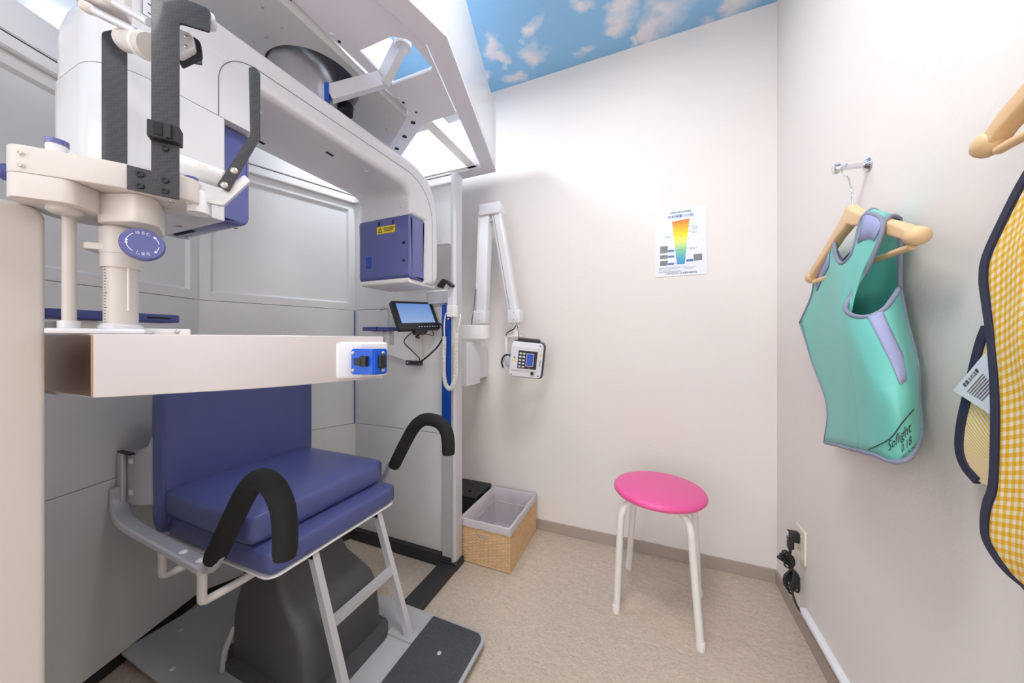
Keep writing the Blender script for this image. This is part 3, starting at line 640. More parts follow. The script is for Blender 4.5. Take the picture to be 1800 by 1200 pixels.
# ---------------------------------------------------------------- trays and things on the side panel
for (x0,x1,y0,y1,lb,xs) in ((-1.15,-1.06,.215,.44,'long dark-blue tray behind the head support column',0),(-1.245,-1.09,1.165,1.255,'small dark-blue tray on a bracket left of the little monitor',1)):
    t = thing('arm_tray', lb, 'tray', ((x0+x1)/2,(y0+y1)/2,1.02))
    if xs == 0:
        link('tray_top', ext(rpoly([(x0,y0,.01),(x1,y0,.01),(x1,y1,.012),(x0,y1,.012)],5), 'Z', 1.046, 1.064, bev=.003), 'trayblue', t, smooth=40)
        link('tray_slot', box((x1-.0005,y1-.06,1.053),(x1+.001,y1-.02,1.057)), 'dark', t)
        link('bracket', box((-1.43,y0+.06,1.022),(x1-.02,y0+.10,1.0455), .004), 'white2', t)
    else:
        link('tray_top', ext(rpoly([(x0,y0,.008),(x0+.085,y0,.003),(x0+.085,y1-.002,.003),(x0,y1-.002,.003)],4), 'Z', 1.050, 1.068, bev=.002), 'trayblue', t, smooth=40)
        link('tray_top', ext(rpoly([(x0+.088,y0+.004,.003),(x1,y0+.004,.008),(x1,y1-.002,.003),(x0+.088,y1-.002,.003)],4), 'Z', 1.048, 1.066, bev=.002), 'trayblue', t, smooth=40)
        link('bracket', box((x0+.03,y0+.03,1.02),(x1-.06,y1,1.05), .003), 'white2', t)
        hk = cr([(x0+.08,y0+.03,1.15),(x0+.10,y0+.04,1.155),(x0+.112,y0+.05,1.145),(x0+.112,y0+.05,1.06)],4)
        link('hook_arm', tube(hk, .01, prof=[(-.004,-.016),(.004,-.016),(.004,.016),(-.004,.016)]), 'rgrey', t)
t = thing('cable_housing', 'white sheet-metal housing on the grey side panel under the little monitor', 'housing', (-1.1,1.25,.93))
link('housing_body', ext([(-1.225,.965),(-.968,.900),(-.968,1.045),(-1.13,1.05),(-1.225,1.02)], 'Y', 1.205, 1.2595, bev=.002), 'white2', t, smooth=30)
link('cover_strip', box((-1.115,1.201,.985),(-1.09,1.206,1.045), .001), 'rgrey', t); 
for z in (.992,1.037): screw(t, (-1.1025,1.201,z), (0,-1,0), .003, .002, 'nickel')
link('hatch', lathe([(0,0),(.022,0),(.022,.002),(0,.002)], (-1.165,1.203,1.01), 24, (0,-1,0)), 'rgrey', t)

# monitor
hx_ = Vector((0.3035, 0.9508, 0.0616)); vy = Vector((-0.4318, 0.0796, 0.8984)); nz_ = hx_.cross(vy)
cc = Vector((-0.9195, 1.1540, 1.1133)); wd, ht = .2012, .1341
MT = Matrix(((hx_.x,vy.x,nz_.x,cc.x),(hx_.y,vy.y,nz_.y,cc.y),(hx_.z,vy.z,nz_.z,cc.z),(0,0,0,1)))
mo = thing('small_monitor', 'small black-framed monitor with light blue screen on the grey side panel', 'monitor', tuple(cc))
link('bezel', ext(rpoly([(-wd/2,-ht/2,.006),(wd/2,-ht/2,.006),(wd/2,ht/2,.006),(-wd/2,ht/2,.006)],4), 'Z', -.022, 0, bev=.002, mtx=MT), 'black', mo, smooth=35)
link('screen', box((-wd/2+.018,-ht/2+.030,-.001),(wd/2-.018,ht/2-.012,.0008), 0, 2, MT), 'screen', mo)
for k in range(8): link('button', box((-wd*.05+k*.0135,-ht/2+.010,-.001),(-wd*.05+k*.0135+.005,-ht/2+.0125,.0008), 0, 2, MT), 'panel', mo)
link('mount', box((-.03,-ht/2-.014,-.030),(.03,-ht/2+.002,-.004), .002, 2, MT), 'black', mo)
link('mount_arm', tube([MT @ Vector((0,-ht/2-.01,-.018)), MT @ Vector((0,-ht/2-.012,-.05)), (cc.x-.03,1.207,cc.z-ht/2-.03)], .006, 10), 'black', mo, smooth=50)
pm = MT @ Vector((-wd*.18,-ht/2-.004,-.014))
t = thing('monitor_cables', 'black cables hanging in loops below the little monitor', 'cable', (-1.0,1.25,.89))
link('cable', tube(cr([pm, (-1.0190, 1.1900, 1.0000), (-0.9720, 1.1900, 0.9570), (-0.9350, 1.1900, 0.9270), (-0.9420, 1.2000, 0.9070)],8), .0022, 8), 'black', t, smooth=50)
link('cable', tube(cr([(-1.0020, 1.2000, 0.9100), (-0.9410, 1.1900, 0.9070), (-0.8800, 1.1900, 0.9430), (-0.8440, 1.2100, 0.9880), (-0.8310, 1.2250, 1.0370), (-0.8470, 1.2350, 1.0700), (-0.8770, 1.2400, 1.0870)],8), .004, 8), 'black', t, smooth=50)
link('cable', tube(cr([MT @ Vector((wd*.3,-ht/2-.0,-.012)), MT @ Vector((wd*.3,-ht/2-.025,-.016)), MT @ Vector((.02,-ht/2-.012,-.02))],8), .0018, 8), 'black', t, smooth=50)
link('cable_clamp', box((-1.015,1.195,.893),(-.93,1.21,.915), .002), 'charcoal', t)
for x in (-1.004,-.941): screw(t, (x,1.195,.904), (0,-1,0), .0045, .003, 'nickel')

# exposure handset with coiled cord
hs = thing('exposure_handset', 'white hand switch with coiled cord hanging on the blue post strip', 'handset', (-.79,1.22,1.15))
hb = link('holder', box((-.800,1.20,1.105),(-.765,1.235,1.155), .003), 'white2', hs)
link('switch_body', box((-.80,1.205,1.15),(-.768,1.235,1.235), .004), 'clear', hs)
for k in range(6): link('key_label', box((-.7965+(k%2)*.015,1.2045,1.17+(k//2)*.02),(-.7845+(k%2)*.015,1.2055,1.184+(k//2)*.02)), 'white', hs)
link('strap', tube(cr([(-.826,1.19,1.232),(-.815,1.19,1.245),(-.80,1.19,1.257),(-.785,1.19,1.25),(-.772,1.19,1.24),(-.764,1.19,1.232)],5), .01, prof=[(-.006,-.016),(.006,-.016),(.006,.016),(-.006,.016)]), 'black', hs, smooth=40)
cpath = cr([(-0.8210, 1.2150, 1.0200),(-0.8170, 1.2050, 0.9390),(-0.8170, 1.2050, 0.8650),(-0.8090, 1.2050, 0.8190),(-0.7890, 1.2050, 0.7980),(-0.7690, 1.2050, 0.8210),(-0.7570, 1.2050, 0.8670),(-0.7570, 1.2050, 0.9520),(-0.7580, 1.2100, 1.0360)],12)
# resample the path evenly and wind the coil on it
acc = [0]; 
for a, b in zip(cpath, cpath[1:]): acc.append(acc[-1]+(b-a).length)
def at_len(s):
    for i in range(len(acc)-1):
        if acc[i+1] >= s: return cpath[i].lerp(cpath[i+1], (s-acc[i])/max(1e-9,acc[i+1]-acc[i]))
    return cpath[-1]
turns = int(acc[-1]/.0056); base = [at_len(acc[-1]*i/(turns*10)) for i in range(turns*10+1)]
_, T_, N_, B_ = frames(base)
coil = [base[i]+(N_[i]*math.cos(2*math.pi*i/10)+B_[i]*math.sin(2*math.pi*i/10))*.0080 for i in range(len(base))]
link('coiled_cord', tube(coil, .0019, 5), 'cordw', hs, smooth=True)
link('cord', tube(cr([base[0], (-0.8210, 1.2150, 1.0740), (-0.8160, 1.2200, 1.1190), (-0.7990, 1.2300, 1.1410), (-0.7960, 1.2380, 1.1470)],6), .0028, 8), 'cordw', hs, smooth=True)
link('cord', tube(cr([base[-1], (-0.7430, 1.2050, 1.0670), (-0.7350, 1.2050, 1.0960), (-0.7380, 1.2100, 1.1150)],6), .0028, 8), 'cordw', hs, smooth=True)

# ---------------------------------------------------------------- floor plate and chair
fp = thing('floor_plate', 'flat grey steel floor plate under the chair pedestal', 'floor plate', (-1.0,.73,0))
PL0, PL1 = .485, .977
link('plate', ext(rpoly([(-1.525,PL0,.01),(-.49,PL0,.05),(-.49,PL1,.03),(-1.525,PL1,.01)],5), 'Z', .0262, .034, bev=.001), 'plate', fp, smooth=30)
tr = link('tread_mat', ext(rpoly([(-.70,PL0+.006,.005),(-.50,PL0+.006,.06),(-.50,PL1-.008,.03),(-.70,PL1-.008,.004)],6), 'Z', .034, .037), 'tread', fp, smooth=30)
bm = bmesh.new()
for i in range(13):
    for j in range(34):
        x = -.692+i*.0145; y = PL0+.018+j*.0138
        if x > -.515 and (y < PL0+.05 or y > PL1-.03): continue
        a = math.radians(45 if (i//3+j//3) % 2 else -45)
        d = Vector((math.cos(a),math.sin(a),0))*.0062; n = Vector((-d.y,d.x,0)).normalized()*.0014; c = Vector((x,y,.0368))
        q = [bm.verts.new(c+s1*d+s2*n) for s1,s2 in ((-1,-1),(1,-1),(1,1),(-1,1))]; tt = [bm.verts.new(c+s1*d*.8+s2*n*.4+Vector((0,0,.0018))) for s1,s2 in ((-1,-1),(1,-1),(1,1),(-1,1))]
        bm.faces.new(tt)
        for k in range(4): bm.faces.new((q[k],q[(k+1)%4],tt[(k+1)%4],tt[k]))
rb = link('tread_ribs', fin(bm), 'tread', tr); rb['kind'] = 'stuff'
for x,y in ((-.83,.945),(-.60,.86),(-1.45,.60),(-1.30,.52),(-.95,.53),(-.60,.56)): screw(fp, (x,y,.034 if x < -.7 else .037), (0,0,1), .007, .003, 'alu')
link('floor_stud', lathe([(.008,0),(.008,.012),(.005,.02),(0,.02)], (-1.50,1.0,0), 14), 'basefr', fp)

CH = thing('examination_chair', 'navy upholstered patient chair with black foam hand grips and charcoal pedestal', 'chair', (-1.05,.73,.034))
CY_ = .728
def cushion(x0,x1,y0,y1,z0,z1,bev,crown=.006):
    bm = bmesh.new(); bm_box(bm,(x0,y0,z0),(x1,y1,z1)); bmesh.ops.subdivide_edges(bm, edges=bm.edges[:], cuts=11, use_grid_fill=True)
    cx, cy, cz = (x0+x1)/2, (y0+y1)/2, (z0+z1)/2
    for v in bm.verts:   # round the box edges, crown the faces
        p = v.co; h = Vector(((x1-x0)/2,(y1-y0)/2,(z1-z0)/2)); q = p-Vector((cx,cy,cz))
        inn = Vector([max(-(h[i]-bev),min(h[i]-bev,q[i])) for i in range(3)]); d = q-inn
        if d.length > 1e-9: q = inn+d.normalized()*bev
        e = [1-(q[i]/h[i])**2 for i in range(3)]
        k = [crown*max(0,e[(i+1)%3])*max(0,e[(i+2)%3])*(q[i]/h[i]) for i in range(3)]
        v.co = Vector((cx,cy,cz))+q+Vector(k)
    return fin(bm)
def piping(pts, r=.0012, m='vinyl', par=None, name='seam_stitch'): link(name, tube(pts, r, 6), m, par, smooth=True)
lc = link('seat_cushion', cushion(-1.33,-.842,.512,.942,.425,.492,.018,.003), 'vinyl', CH, smooth=True)
uc = link('booster_cushion', cushion(-1.315,-.893,.500,.936,.492,.574,.020,.008), 'vinyl', CH, smooth=True)
br_ = link('backrest', cushion(-1.350,-1.288,.490,.955,.44,.93,.022,.004), 'vinyl', CH, smooth=True)
piping([(-.848,.53,.478),(-.848,.925,.478)], .0009, 'vinyl', lc); piping([(-.899,.52,.560),(-.899,.918,.560)], .0009, 'vinyl', uc)
piping([(-1.293,.503,.46),(-1.293,.503,.90)], .0009, 'vinyl', br_)
link('seat_pan', ext(rpoly([(-1.33,.511,.02),(-.8415,.511,.03),(-.8415,.943,.03),(-1.33,.943,.02)],5), 'Z', .4215, .4262, bev=.001), 'white2', CH, smooth=35)
link('back_post', box((-1.40,.60,.30),(-1.378,.86,.80), .004), 'alu', CH)
# side brackets with bolts, arms and foam grips
for s in (0, 1):
    Y = (lambda y: y) if s == 0 else (lambda y: 2*CY_-y)
    n = -1 if s == 0 else 1
    yb = Y(.486)
    pl_ = rpoly([(-1.492,.506,.01),(-1.40,.514,.0),(-1.325,.530,.0),(-1.325,.725,.0),(-1.343,.695,.03),(-1.40,.678,.02),(-1.492,.660,.006)],5)
    bp_ = link('side_bracket', ext(pl_, 'Y', yb-.002, yb+.002), 'alu', CH, smooth=30)
    lo, hi = sorted((yb+n*.002, yb+n*.016))
    link('bracket_tube', box((-1.500,lo,.50),(-1.470,hi,.663), .005), 'alu', CH, smooth=40)
    link('tube_cap', box((-1.499,lo+.001,.662),(-1.42,hi+.001,.6665), .001), 'black', CH)
    for x, z in ((-1.445,.64),(-1.445,.545)): screw(bp_, (x,yb+n*.002,z), (0,n,0), .011, .007, 'white')
    ya = Y(.456)
    arm = cr([(-1.486,Y(.474),.56),(-1.482,Y(.472),.515),(-1.45,Y(.465),.486),(-1.36,ya,.474),(-1.2,ya,.464),(-1.05,ya,.456),(-.985,ya,.452)],6)
    am = link('arm_bar', tube(arm, .01, prof=[(-.009,-.016),(-.005,-.020),(.005,-.020),(.009,-.016),(.009,.016),(.005,.020),(-.005,.020),(-.009,.016)]), 'alu', CH, smooth=40)
    for x in (-1.09,-1.01): screw(am, (x,ya,.4665), (0,0,1), .011, .006, 'white')
    link('grip_stub', tube(cr([(-1.0,ya,.455),(-.965,ya,.462),(-.935,ya,.495),(-.915,ya,.54)],5), .013, 14), 'alu', CH, smooth=40)
    if s == 0: g = [(-.955,ya,.485),(-.90,ya,.565),(-.845,ya,.645),(-.81,ya,.685),(-.775,ya,.702),(-.735,ya,.69),(-.708,ya,.655),(-.700,ya,.61),(-.700,ya,.552)]
    else: g = [(-.905,ya,.522),(-.865,ya,.592),(-.82,ya,.665),(-.79,ya,.698),(-.755,ya,.715),(-.705,ya,.712),(-.672,ya,.688),(-.660,ya,.65),(-.658,ya,.60)]
    gp = cr(g,5); link('foam_grip', tube(gp, [.021]+[.023]*(len(gp)-2)+[.021], 18), 'foam', CH, smooth=50)
    # loop frame under the arm
    lp = cr([(-1.19,ya,.455),(-1.19,ya,.42),(-1.19,ya,.388),(-1.189,Y(.460),.382),(-1.187,Y(.468),.38),(-1.18,Y(.52),.38),(-1.17,Y(.60),.382)],5)
    link('under_frame', tube(lp, .009, 10), 'white2', CH, smooth=50)
    lp = cr([(-1.005,ya,.455),(-1.005,ya,.41),(-1.005,ya,.374),(-1.004,Y(.461),.368),(-1.003,Y(.470),.366),(-1.0,Y(.54),.366),(-1.0,Y(.62),.368)],5)
    link('under_frame', tube(lp, .010, 10), 'white2', CH, smooth=50)
# pedestal: lofted rounded sections
def rsec(x0,x1,y0,y1,r,z): return [(p.x,p.y,z) for p in rpoly([(x0,y0,r),(x1,y0,r),(x1,y1,r),(x0,y1,r)],6)]
def loft(secs):
    bm = bmesh.new(); R = [[bm.verts.new(p) for p in s] for s in secs]; n = len(R[0])
    for a, b in zip(R, R[1:]):
        for k in range(n): bm.faces.new((a[k],a[(k+1)%n],b[(k+1)%n],b[k]))
    bm.faces.new(R[0]); bm.faces.new(R[-1]); return fin(bm)
S = [rsec(-1.20,-.79,.575,.878,.05,.0345), rsec(-1.20,-.79,.575,.878,.05,.060), rsec(-1.165,-.825,.592,.862,.03,.064), rsec(-1.162,-.828,.592,.862,.03,.12), rsec(-1.155,-.84,.592,.862,.03,.195),
     rsec(-1.15,-.86,.594,.862,.03,.225), rsec(-1.14,-.90,.596,.852,.03,.255), rsec(-1.13,-.935,.598,.832,.03,.295), rsec(-1.12,-.952,.598,.815,.03,.35), rsec(-1.12,-.955,.598,.805,.03,.417)]
link('pedestal', loft(S), 'ped', CH, smooth=38)
link('cable_conduit', tube(cr([(-1.155,.572,.036),(-1.156,.580,.09),(-1.145,.600,.15)],6), .008, 10), 'rgrey', CH, smooth=50)
# footrest ladder
fr_ = []
for y in (.638,.872):
    pf2 = [(-.011,-.009),(.011,-.009),(.011,.009),(-.011,.009)]
    link('footrest_leg', box((-.96,y-.009,.400),(-.850,y+.009,.4205), .0015), 'alu', CH)
    link('footrest_leg', tube([(-.862,y,.412),(-.725,y,.036)], .01, prof=pf2), 'alu', CH)
    link('footrest_foot', box((-.80,y-.02,.0345),(-.70,y+.02,.040), .001), 'plate', CH)
link('footrest_bar', tube([(-.796,.646,.236),(-.796,.864,.236)], .01, prof=[(-.011,-.010),(.011,-.010),(.011,.010),(-.011,.010)]), 'alu', CH)

# ---------------------------------------------------------------- articulated wall arm with hand-held device
YA = 1.50
WA = thing('articulated_arm', 'white folding equipment arm beside the scanner post on the back wall', 'equipment arm', (-.86,1.5,.77))
mb = link('mount_box', ext(rpoly([(-.93,.782,.004),(-.818,.782,.004),(-.818,.998,.004),(-.93,.998,.004)],3), 'Y', 1.40, 1.54, bev=.002), 'white', WA, smooth=30)
for z in (.945,.925,.905): link('vent_hole', lathe([(0,0),(.0028,0),(.0028,.001),(0,.001)], (-.862,1.3995,z), 10, (0,-1,0)), 'dark', mb)
link('wall_bracket', box((-.93,1.54,.80),(-.85,1.69,.97), .003), 'white', WA)
sa = link('swing_arm', ext(rpoly([(-.95,1.43,.01),(-.75,1.46,.03),(-.745,1.53,.04),(-.95,1.54,.01)],6), 'Z', 1.012, 1.083, bev=.003), 'white2', WA, smooth=35)
link('rating_label', box((-.915,1.4325,1.045),(-.885,1.436,1.058), 0, 2), 'rgrey', sa)
link('pivot_pin', lathe([(.018,1.083),(.018,1.105),(0,1.105)], (-.785,1.5,0), 20), 'white2', WA, smooth=40)
def armseg(p0, p1, w, dpt): 
    a, b = Vector(p0), Vector(p1); d = (b-a); l = d.length; d.normalize(); y = Vector((0,1,0)); x = d.cross(y).normalized()
    mt = Matrix(((x.x,y.x,d.x,a.x),(x.y,y.y,d.y,a.y),(x.z,y.z,d.z,a.z),(0,0,0,1)))
    return box((-w/2,-dpt/2,0),(w/2,dpt/2,l), .006, 3, mt), mt, l
J0, J1 = (-.785,YA,1.10), (-.762,YA,1.665)
me, mt, l = armseg(J0, J1, .056, .05); ua = link('upper_link', me, 'white', WA, smooth=40)
link('cable_cover', box((.029,-.018,.34),(.034,.018,.50), .002, 2, mt), 'black', ua)
link('side_lip', box((.027,-.026,.16),(.031,.026,l-.02), .001, 2, mt), 'panel', ua)
K0, K1 = (-.703,YA,1.648), (-.602,YA,1.10)
me, mt2, l2 = armseg(K0, K1, .048, .046); fa = link('fore_link', me, 'white', WA, smooth=40)
link('side_lip', box((-.0125,-.0245,.01),(-.0105,-.0225,l2-.04), 0, 2, mt2), 'line', fa)
link('elbow_housing', ext(rpoly([(-.788,1.628,.004),(-.672,1.628,.018),(-.672,1.685,.006),(-.788,1.685,.006)],5), 'Y', YA-.034, YA+.034, bev=.004), 'white', WA, smooth=35)
link('elbow_lug', box((-.738,YA-.012,1.60),(-.72,YA+.012,1.632), .002), 'rgrey', WA)
for (x,z,w_) in ((-.787,1.122,.034),(-.600,1.122,.031)):
    b_ = link('joint_block', box((x-w_,YA-.034,z-.033),(x+w_,YA+.034,z+.033), .004), 'white', WA, smooth=40)
    for dz in (-.018,.018): screw(b_, (x,YA-.034,z+dz), (0,-1,0), .0025, .001, 'charcoal')
link('fork_stem', lathe([(.016,1.03),(.0195,1.085),(.0195,1.095),(0,1.095)], (-.601,YA,0), 20), 'white2', WA, smooth=40)
link('fork', box((-.650,YA-.02,1.022),(-.575,YA+.02,1.030), .001), 'white2', WA)
link('fork', box((-.650,YA-.02,.87),(-.638,YA+.02,1.026), .001), 'white2', WA)
link('fork_knob', lathe([(0,0),(.026,0),(.028,.006),(.022,.02),(0,.02)], (-.628,YA-.01,.905), 20, (.5,-.86,0)), 'silver', WA, smooth=40)
cu_ = link('arm_cable', tube(cr([(-.585,YA-.03,1.085),(-.575,YA-.03,1.04),(-.58,YA-.03,.995),(-.605,YA-.035,.95),(-.63,YA-.05,.93),(-.65,YA-.05,.90)],7), .0016, 6), 'charcoal', WA, smooth=True)
link('arm_cable', tube(cr([(-.59,YA-.03,1.075),(-.60,YA-.03,1.06),(-.63,YA-.03,1.045),(-.645,YA-.02,1.03)],6), .0026, 6), 'black', WA, smooth=True)
link('arm_cable', tube(cr([(-.812,YA-.02,1.28),(-.822,YA-.02,1.18),(-.838,YA-.02,1.08)],6), .002, 6), 'charcoal', WA, smooth=True)
link('arm_cable', tube(cr([(-.647,YA-.05,.875),(-.65,YA-.06,.905),(-.635,YA-.06,.933),(-.612,YA-.055,.935),(-.597,YA-.05,.915),(-.595,YA-.045,.895)],6), .0042, 8), 'black', WA, smooth=True)
# hand-held unit
HU = thing('handheld_xray_unit', 'silver and charcoal hand-held x-ray unit with keypad hanging from the folding arm', 'x-ray device', (-.53,1.48,.82))
ct = Vector((-.527,1.455,.918)); fx = Vector((.93,.33,-.10)).normalized(); fz = Vector((.13,-.12,1)); fz = (fz-fx*fz.dot(fx)).normalized(); fn = fx.cross(fz)  # fn faces viewer
HM = Matrix(((fx.x,fz.x,fn.x,ct.x),(fx.y,fz.y,fn.y,ct.y),(fx.z,fz.z,fn.z,ct.z),(0,0,0,1)))
rr_ = lambda x0,y0,x1,y1,r: rpoly([(x0,y0,r),(x1,y0,r),(x1,y1,r),(x0,y1,r)],5)
link('rear_shell', ext(rr_(-.075,-.095,.083,.080,.022), 'Z', -.06, -.012, bev=.006, mtx=HM), 'charcoal', HU, smooth=35)
sh = link('front_shell', ext(rr_(-.078,-.088,.072,.078,.018), 'Z', -.014, .004, bev=.003, mtx=HM), 'silver', HU, smooth=35)
link('key_panel', ext(rr_(-.068,-.055,.050,.060,.004), 'Z', .003, .009, bev=.001, mtx=HM), 'silver', HU, smooth=35)
kp = link('keypad', ext(rr_(-.042,-.045,.046,.040,.003), 'Z', .009, .0102, mtx=HM), 'keys', HU)
for i in range(2):
    for j in range(5): link('key', box((-.037+i*.016,-.040+j*.0155,.0102),(-.026+i*.016,-.032+j*.0155,.0118), .001, 1, HM), 'white', kp)
link('display_frame', box((-.004,-.032,.0102),(.031,.029,.0112), 0, 2, HM), 'panel', kp); link('display', box((-.002,-.030,.011),(.029,.027,.0118), 0, 2, HM), 'lcd', kp)
link('red_mark', box((.008,-.043,.0102),(.018,-.037,.0115), 0, 2, HM), 'red', kp)
link('green_light', lathe([(0,.003),(.004,.002),(.004,0)], HM @ Vector((-.058,.005,.009)), 12, fn), 'green', HU); link('yellow_light', lathe([(0,.003),(.005,.002),(.005,0)], HM @ Vector((-.058,-.008,.009)), 12, fn), 'yellow', HU)
link('dial', lathe([(0,.012),(.006,.012),(.008,0)], HM @ Vector((.03,-.066,.004)), 14, fn), 'black', HU, smooth=40)
for x,y in ((-.066,-.078),(.058,-.076),(.056,.068)): screw(HU, HM @ Vector((x,y,.004)), fn, .003, .001, 'charcoal')
link('top_grip', ext(rr_(-.050,.074,.055,.092,.006), 'Z', -.05, -.008, bev=.003, mtx=HM), 'black', HU, smooth=35)
link('side_text', box((.060,-.03,.004),(.063,-.0,.0046), 0, 2, HM), 'ink', sh); link('side_label', box((.058,.02,.004),(.066,.03,.0046), 0, 2, HM), 'yellow', sh)

# ---------------------------------------------------------------- basket and black case
BK = thing('rush_basket', 'tan woven rush basket with grey cloth liner on the floor behind the post', 'basket', (-.68,1.48,0))
bx0, bx1, by0, by1, bh = -.80, -.555, 1.312, 1.665, .19
def weave(p0, p1, out, h0, h1, hole=None):
    a = Vector((*p0,0)); b = Vector((*p1,0)); L_ = (b-a).length; cw, chh = .020, .0062; nc = int(L_/cw); nr = int((h1-h0)/chh); su, sv = 5, 2
    o = Vector((*out,0)); bm = bmesh.new(); W_, H_ = nc*su, nr*sv; g = {}
    for i in range(W_+1):
        for j in range(H_+1):
            u, v = i/su, j/sv
            s = math.sin(math.pi*u)*(1 if int(v) % 2 else -1)*abs(math.sin(math.pi*(v % 1)*.98+.03))
            zz = h0+(h1-h0)*j/H_+.0007*math.sin(i*1.7+j*.9)
            g[i,j] = bm.verts.new(a+(b-a)*(i/W_)+o*(.0042*s)+Vector((0,0,zz)))
    for i in range(W_):
        for j in range(H_):
            if hole:
                u = (i+.5)/W_*L_; z = h0+(h1-h0)*(j+.5)/H_
                if hole[0] < u < hole[1] and hole[2] < z < hole[3]: continue
            bm.faces.new((g[i,j],g[i+1,j],g[i+1,j+1],g[i,j+1]))
    return bm
bm = bmesh.new()
for args in (((bx0,by0),(bx1,by0),(0,-1),.004,bh-.02,(.085,.135,.120,.142)),((bx1,by0),(bx1,by1),(1,0),.004,bh-.02,None),((bx1,by1),(bx0,by1),(0,1),.004,bh-.02,None),((bx0,by1),(bx0,by0),(-1,0),.004,bh-.02,None)):
    b2 = weave(*args); m2 = bpy.data.meshes.new('t'); b2.to_mesh(m2); b2.free(); bm.from_mesh(m2); bpy.data.meshes.remove(m2)
bm_box(bm, (bx0+.004,by0+.004,.002),(bx1-.004,by1-.004,.010))
link('woven_body', fin(bm), 'wicker', BK, smooth=True)
for x,y in ((bx0,by0),(bx1,by0),(bx1,by1),(bx0,by1)): link('corner_post', tube([(x,y,.003),(x,y,bh-.02)], .0045, 10), 'wicker', BK, smooth=50)
link('base_rim', tube([(bx0,by0,.005),(bx1,by0,.005),(bx1,by1,.005),(bx0,by1,.005)], .004, 8, closed=True), 'wicker', BK, smooth=50)
link('handle_rim', tube([(p.x,by0-.002,p.y) for p in rpoly([(bx0+.085,.120,.006),(bx0+.135,.120,.006),(bx0+.135,.142,.006),(bx0+.085,.142,.006)],4)], .0032, 8, closed=True), 'wicker', BK, smooth=50)
# liner: folded over the rim, walls, crumpled floor
bm = bmesh.new(); ring = []
def rect(x0,x1,y0,y1,z,wob=0,n=14,ph_=0):
    pts = []; cs = [(x0,y0),(x1,y0),(x1,y1),(x0,y1)]
    for k in range(4):
        a, b = Vector(cs[k]), Vector(cs[(k+1)%4])
        for i in range(n):
            p = a.lerp(b, i/n); w_ = wob*math.sin(i*1.3+k*2+ph_)*math.sin(math.pi*i/n); nn = Vector((-(b-a).y,(b-a).x)).normalized()
            q = p+nn*w_; pts.append((q.x,q.y,z+w_*.4))
    return pts
e_ = .006
secs = [rect(bx0-e_,bx1+e_,by0-e_,by1+e_,bh-.026,.0015), rect(bx0-e_-.001,bx1+e_+.001,by0-e_-.001,by1+e_+.001,bh-.012,.002,ph_=1), rect(bx0-.004,bx1+.004,by0-.004,by1+.004,bh+.004,.0015), rect(bx0+.002,bx1-.002,by0+.002,by1-.002,bh+.006,.0015),
        rect(bx0+.008,bx1-.008,by0+.008,by1-.008,bh,.002), rect(bx0+.012,bx1-.012,by0+.012,by1-.012,bh-.06,.005,ph_=2), rect(bx0+.016,bx1-.016,by0+.016,by1-.016,.07,.006,ph_=3), rect(bx0+.03,bx1-.03,by0+.03,by1-.03,.018,.004,ph_=1)]
R = [[bm.verts.new(p) for p in s] for s in secs]
for a, b in zip(R, R[1:]):
    for k in range(len(a)): bm.faces.new((a[k],a[(k+1)%len(a)],b[(k+1)%len(a)],b[k]))
bm.faces.new(R[-1])
ln_ = link('cloth_liner', fin(bm), 'liner', BK, smooth=55)
link('liner_seam', tube([(bx0+.0125,y_,bh-.062+.002*math.sin(i)) for i,y_ in enumerate([by0+.02+k*.032 for k in range(11)])], .0012, 6), 'white2', ln_)
link('liner_seam', tube([(bx0+.03+k*.03,by1-.0145,bh-.065+.001*math.sin(k*2)) for k in range(7)], .0012, 6), 'white2', ln_)
link('handle_gap', box((bx0+.082,by0+.003,.118),(bx0+.138,by0+.006,.145)), 'liner', BK)
cs_ = thing('black_case', 'low black case on the floor against the back wall behind the basket', 'case', (-.93,1.60,0))
link('case_body', box((-1.06,1.50,0),(-.825,1.68,.185), .006), 'caseblk', cs_); link('case_lid', box((-1.063,1.497,.187),(-.822,1.683,.20), .004), 'caseblk', cs_)
link('case_latch', box((-.8215,1.56,.16),(-.815,1.60,.196), .002), 'black', cs_); link('lid_knob', lathe([(.008,.2),(.008,.208),(0,.21)], (-.885,1.55,0), 14), 'black', cs_)

# ---------------------------------------------------------------- stool
ST = thing('round_stool', 'round stool with bright pink vinyl seat and four white tubular legs', 'stool', (.034,1.386,0))
sx, sy = .034, 1.383
link('seat', lathe([(0,.420),(.150,.420),(.158,.423),(.1635,.430),(.163,.437),(.157,.4445),(.14,.449),(.08,.4515),(0,.452)], (sx,sy,0), 64), 'pink', ST, smooth=60)
link('seat_base', lathe([(0,.412),(.142,.412),(.146,.4195),(0,.4195)], (sx,sy,0), 48), 'legwhite', ST, smooth=40)
feet = [(-.113,1.282),(.155,1.229),(.180,1.485),(-.084,1.545)]
for fx_, fy_ in feet:
    d = Vector((fx_-sx, fy_-sy, 0)); l = d.length; d.normalize(); c0 = Vector((sx,sy,0))
    pts = cr([c0+d*.05+Vector((0,0,.402)), c0+d*.105+Vector((0,0,.401)), c0+d*.138+Vector((0,0,.388)), c0+d*.156+Vector((0,0,.355)), c0+d*.162+Vector((0,0,.30)), c0+d*(l-.002)+Vector((0,0,.02))],8)
    lg = link('leg', tube(pts, .0125, 16), 'legwhite', ST, smooth=50)
    link('leg_tip', lathe([(.0138,.0),(.0142,.004),(.0138,.026),(.0125,.028)], (fx_,fy_,0), 18), 'legwhite', lg, smooth=40)

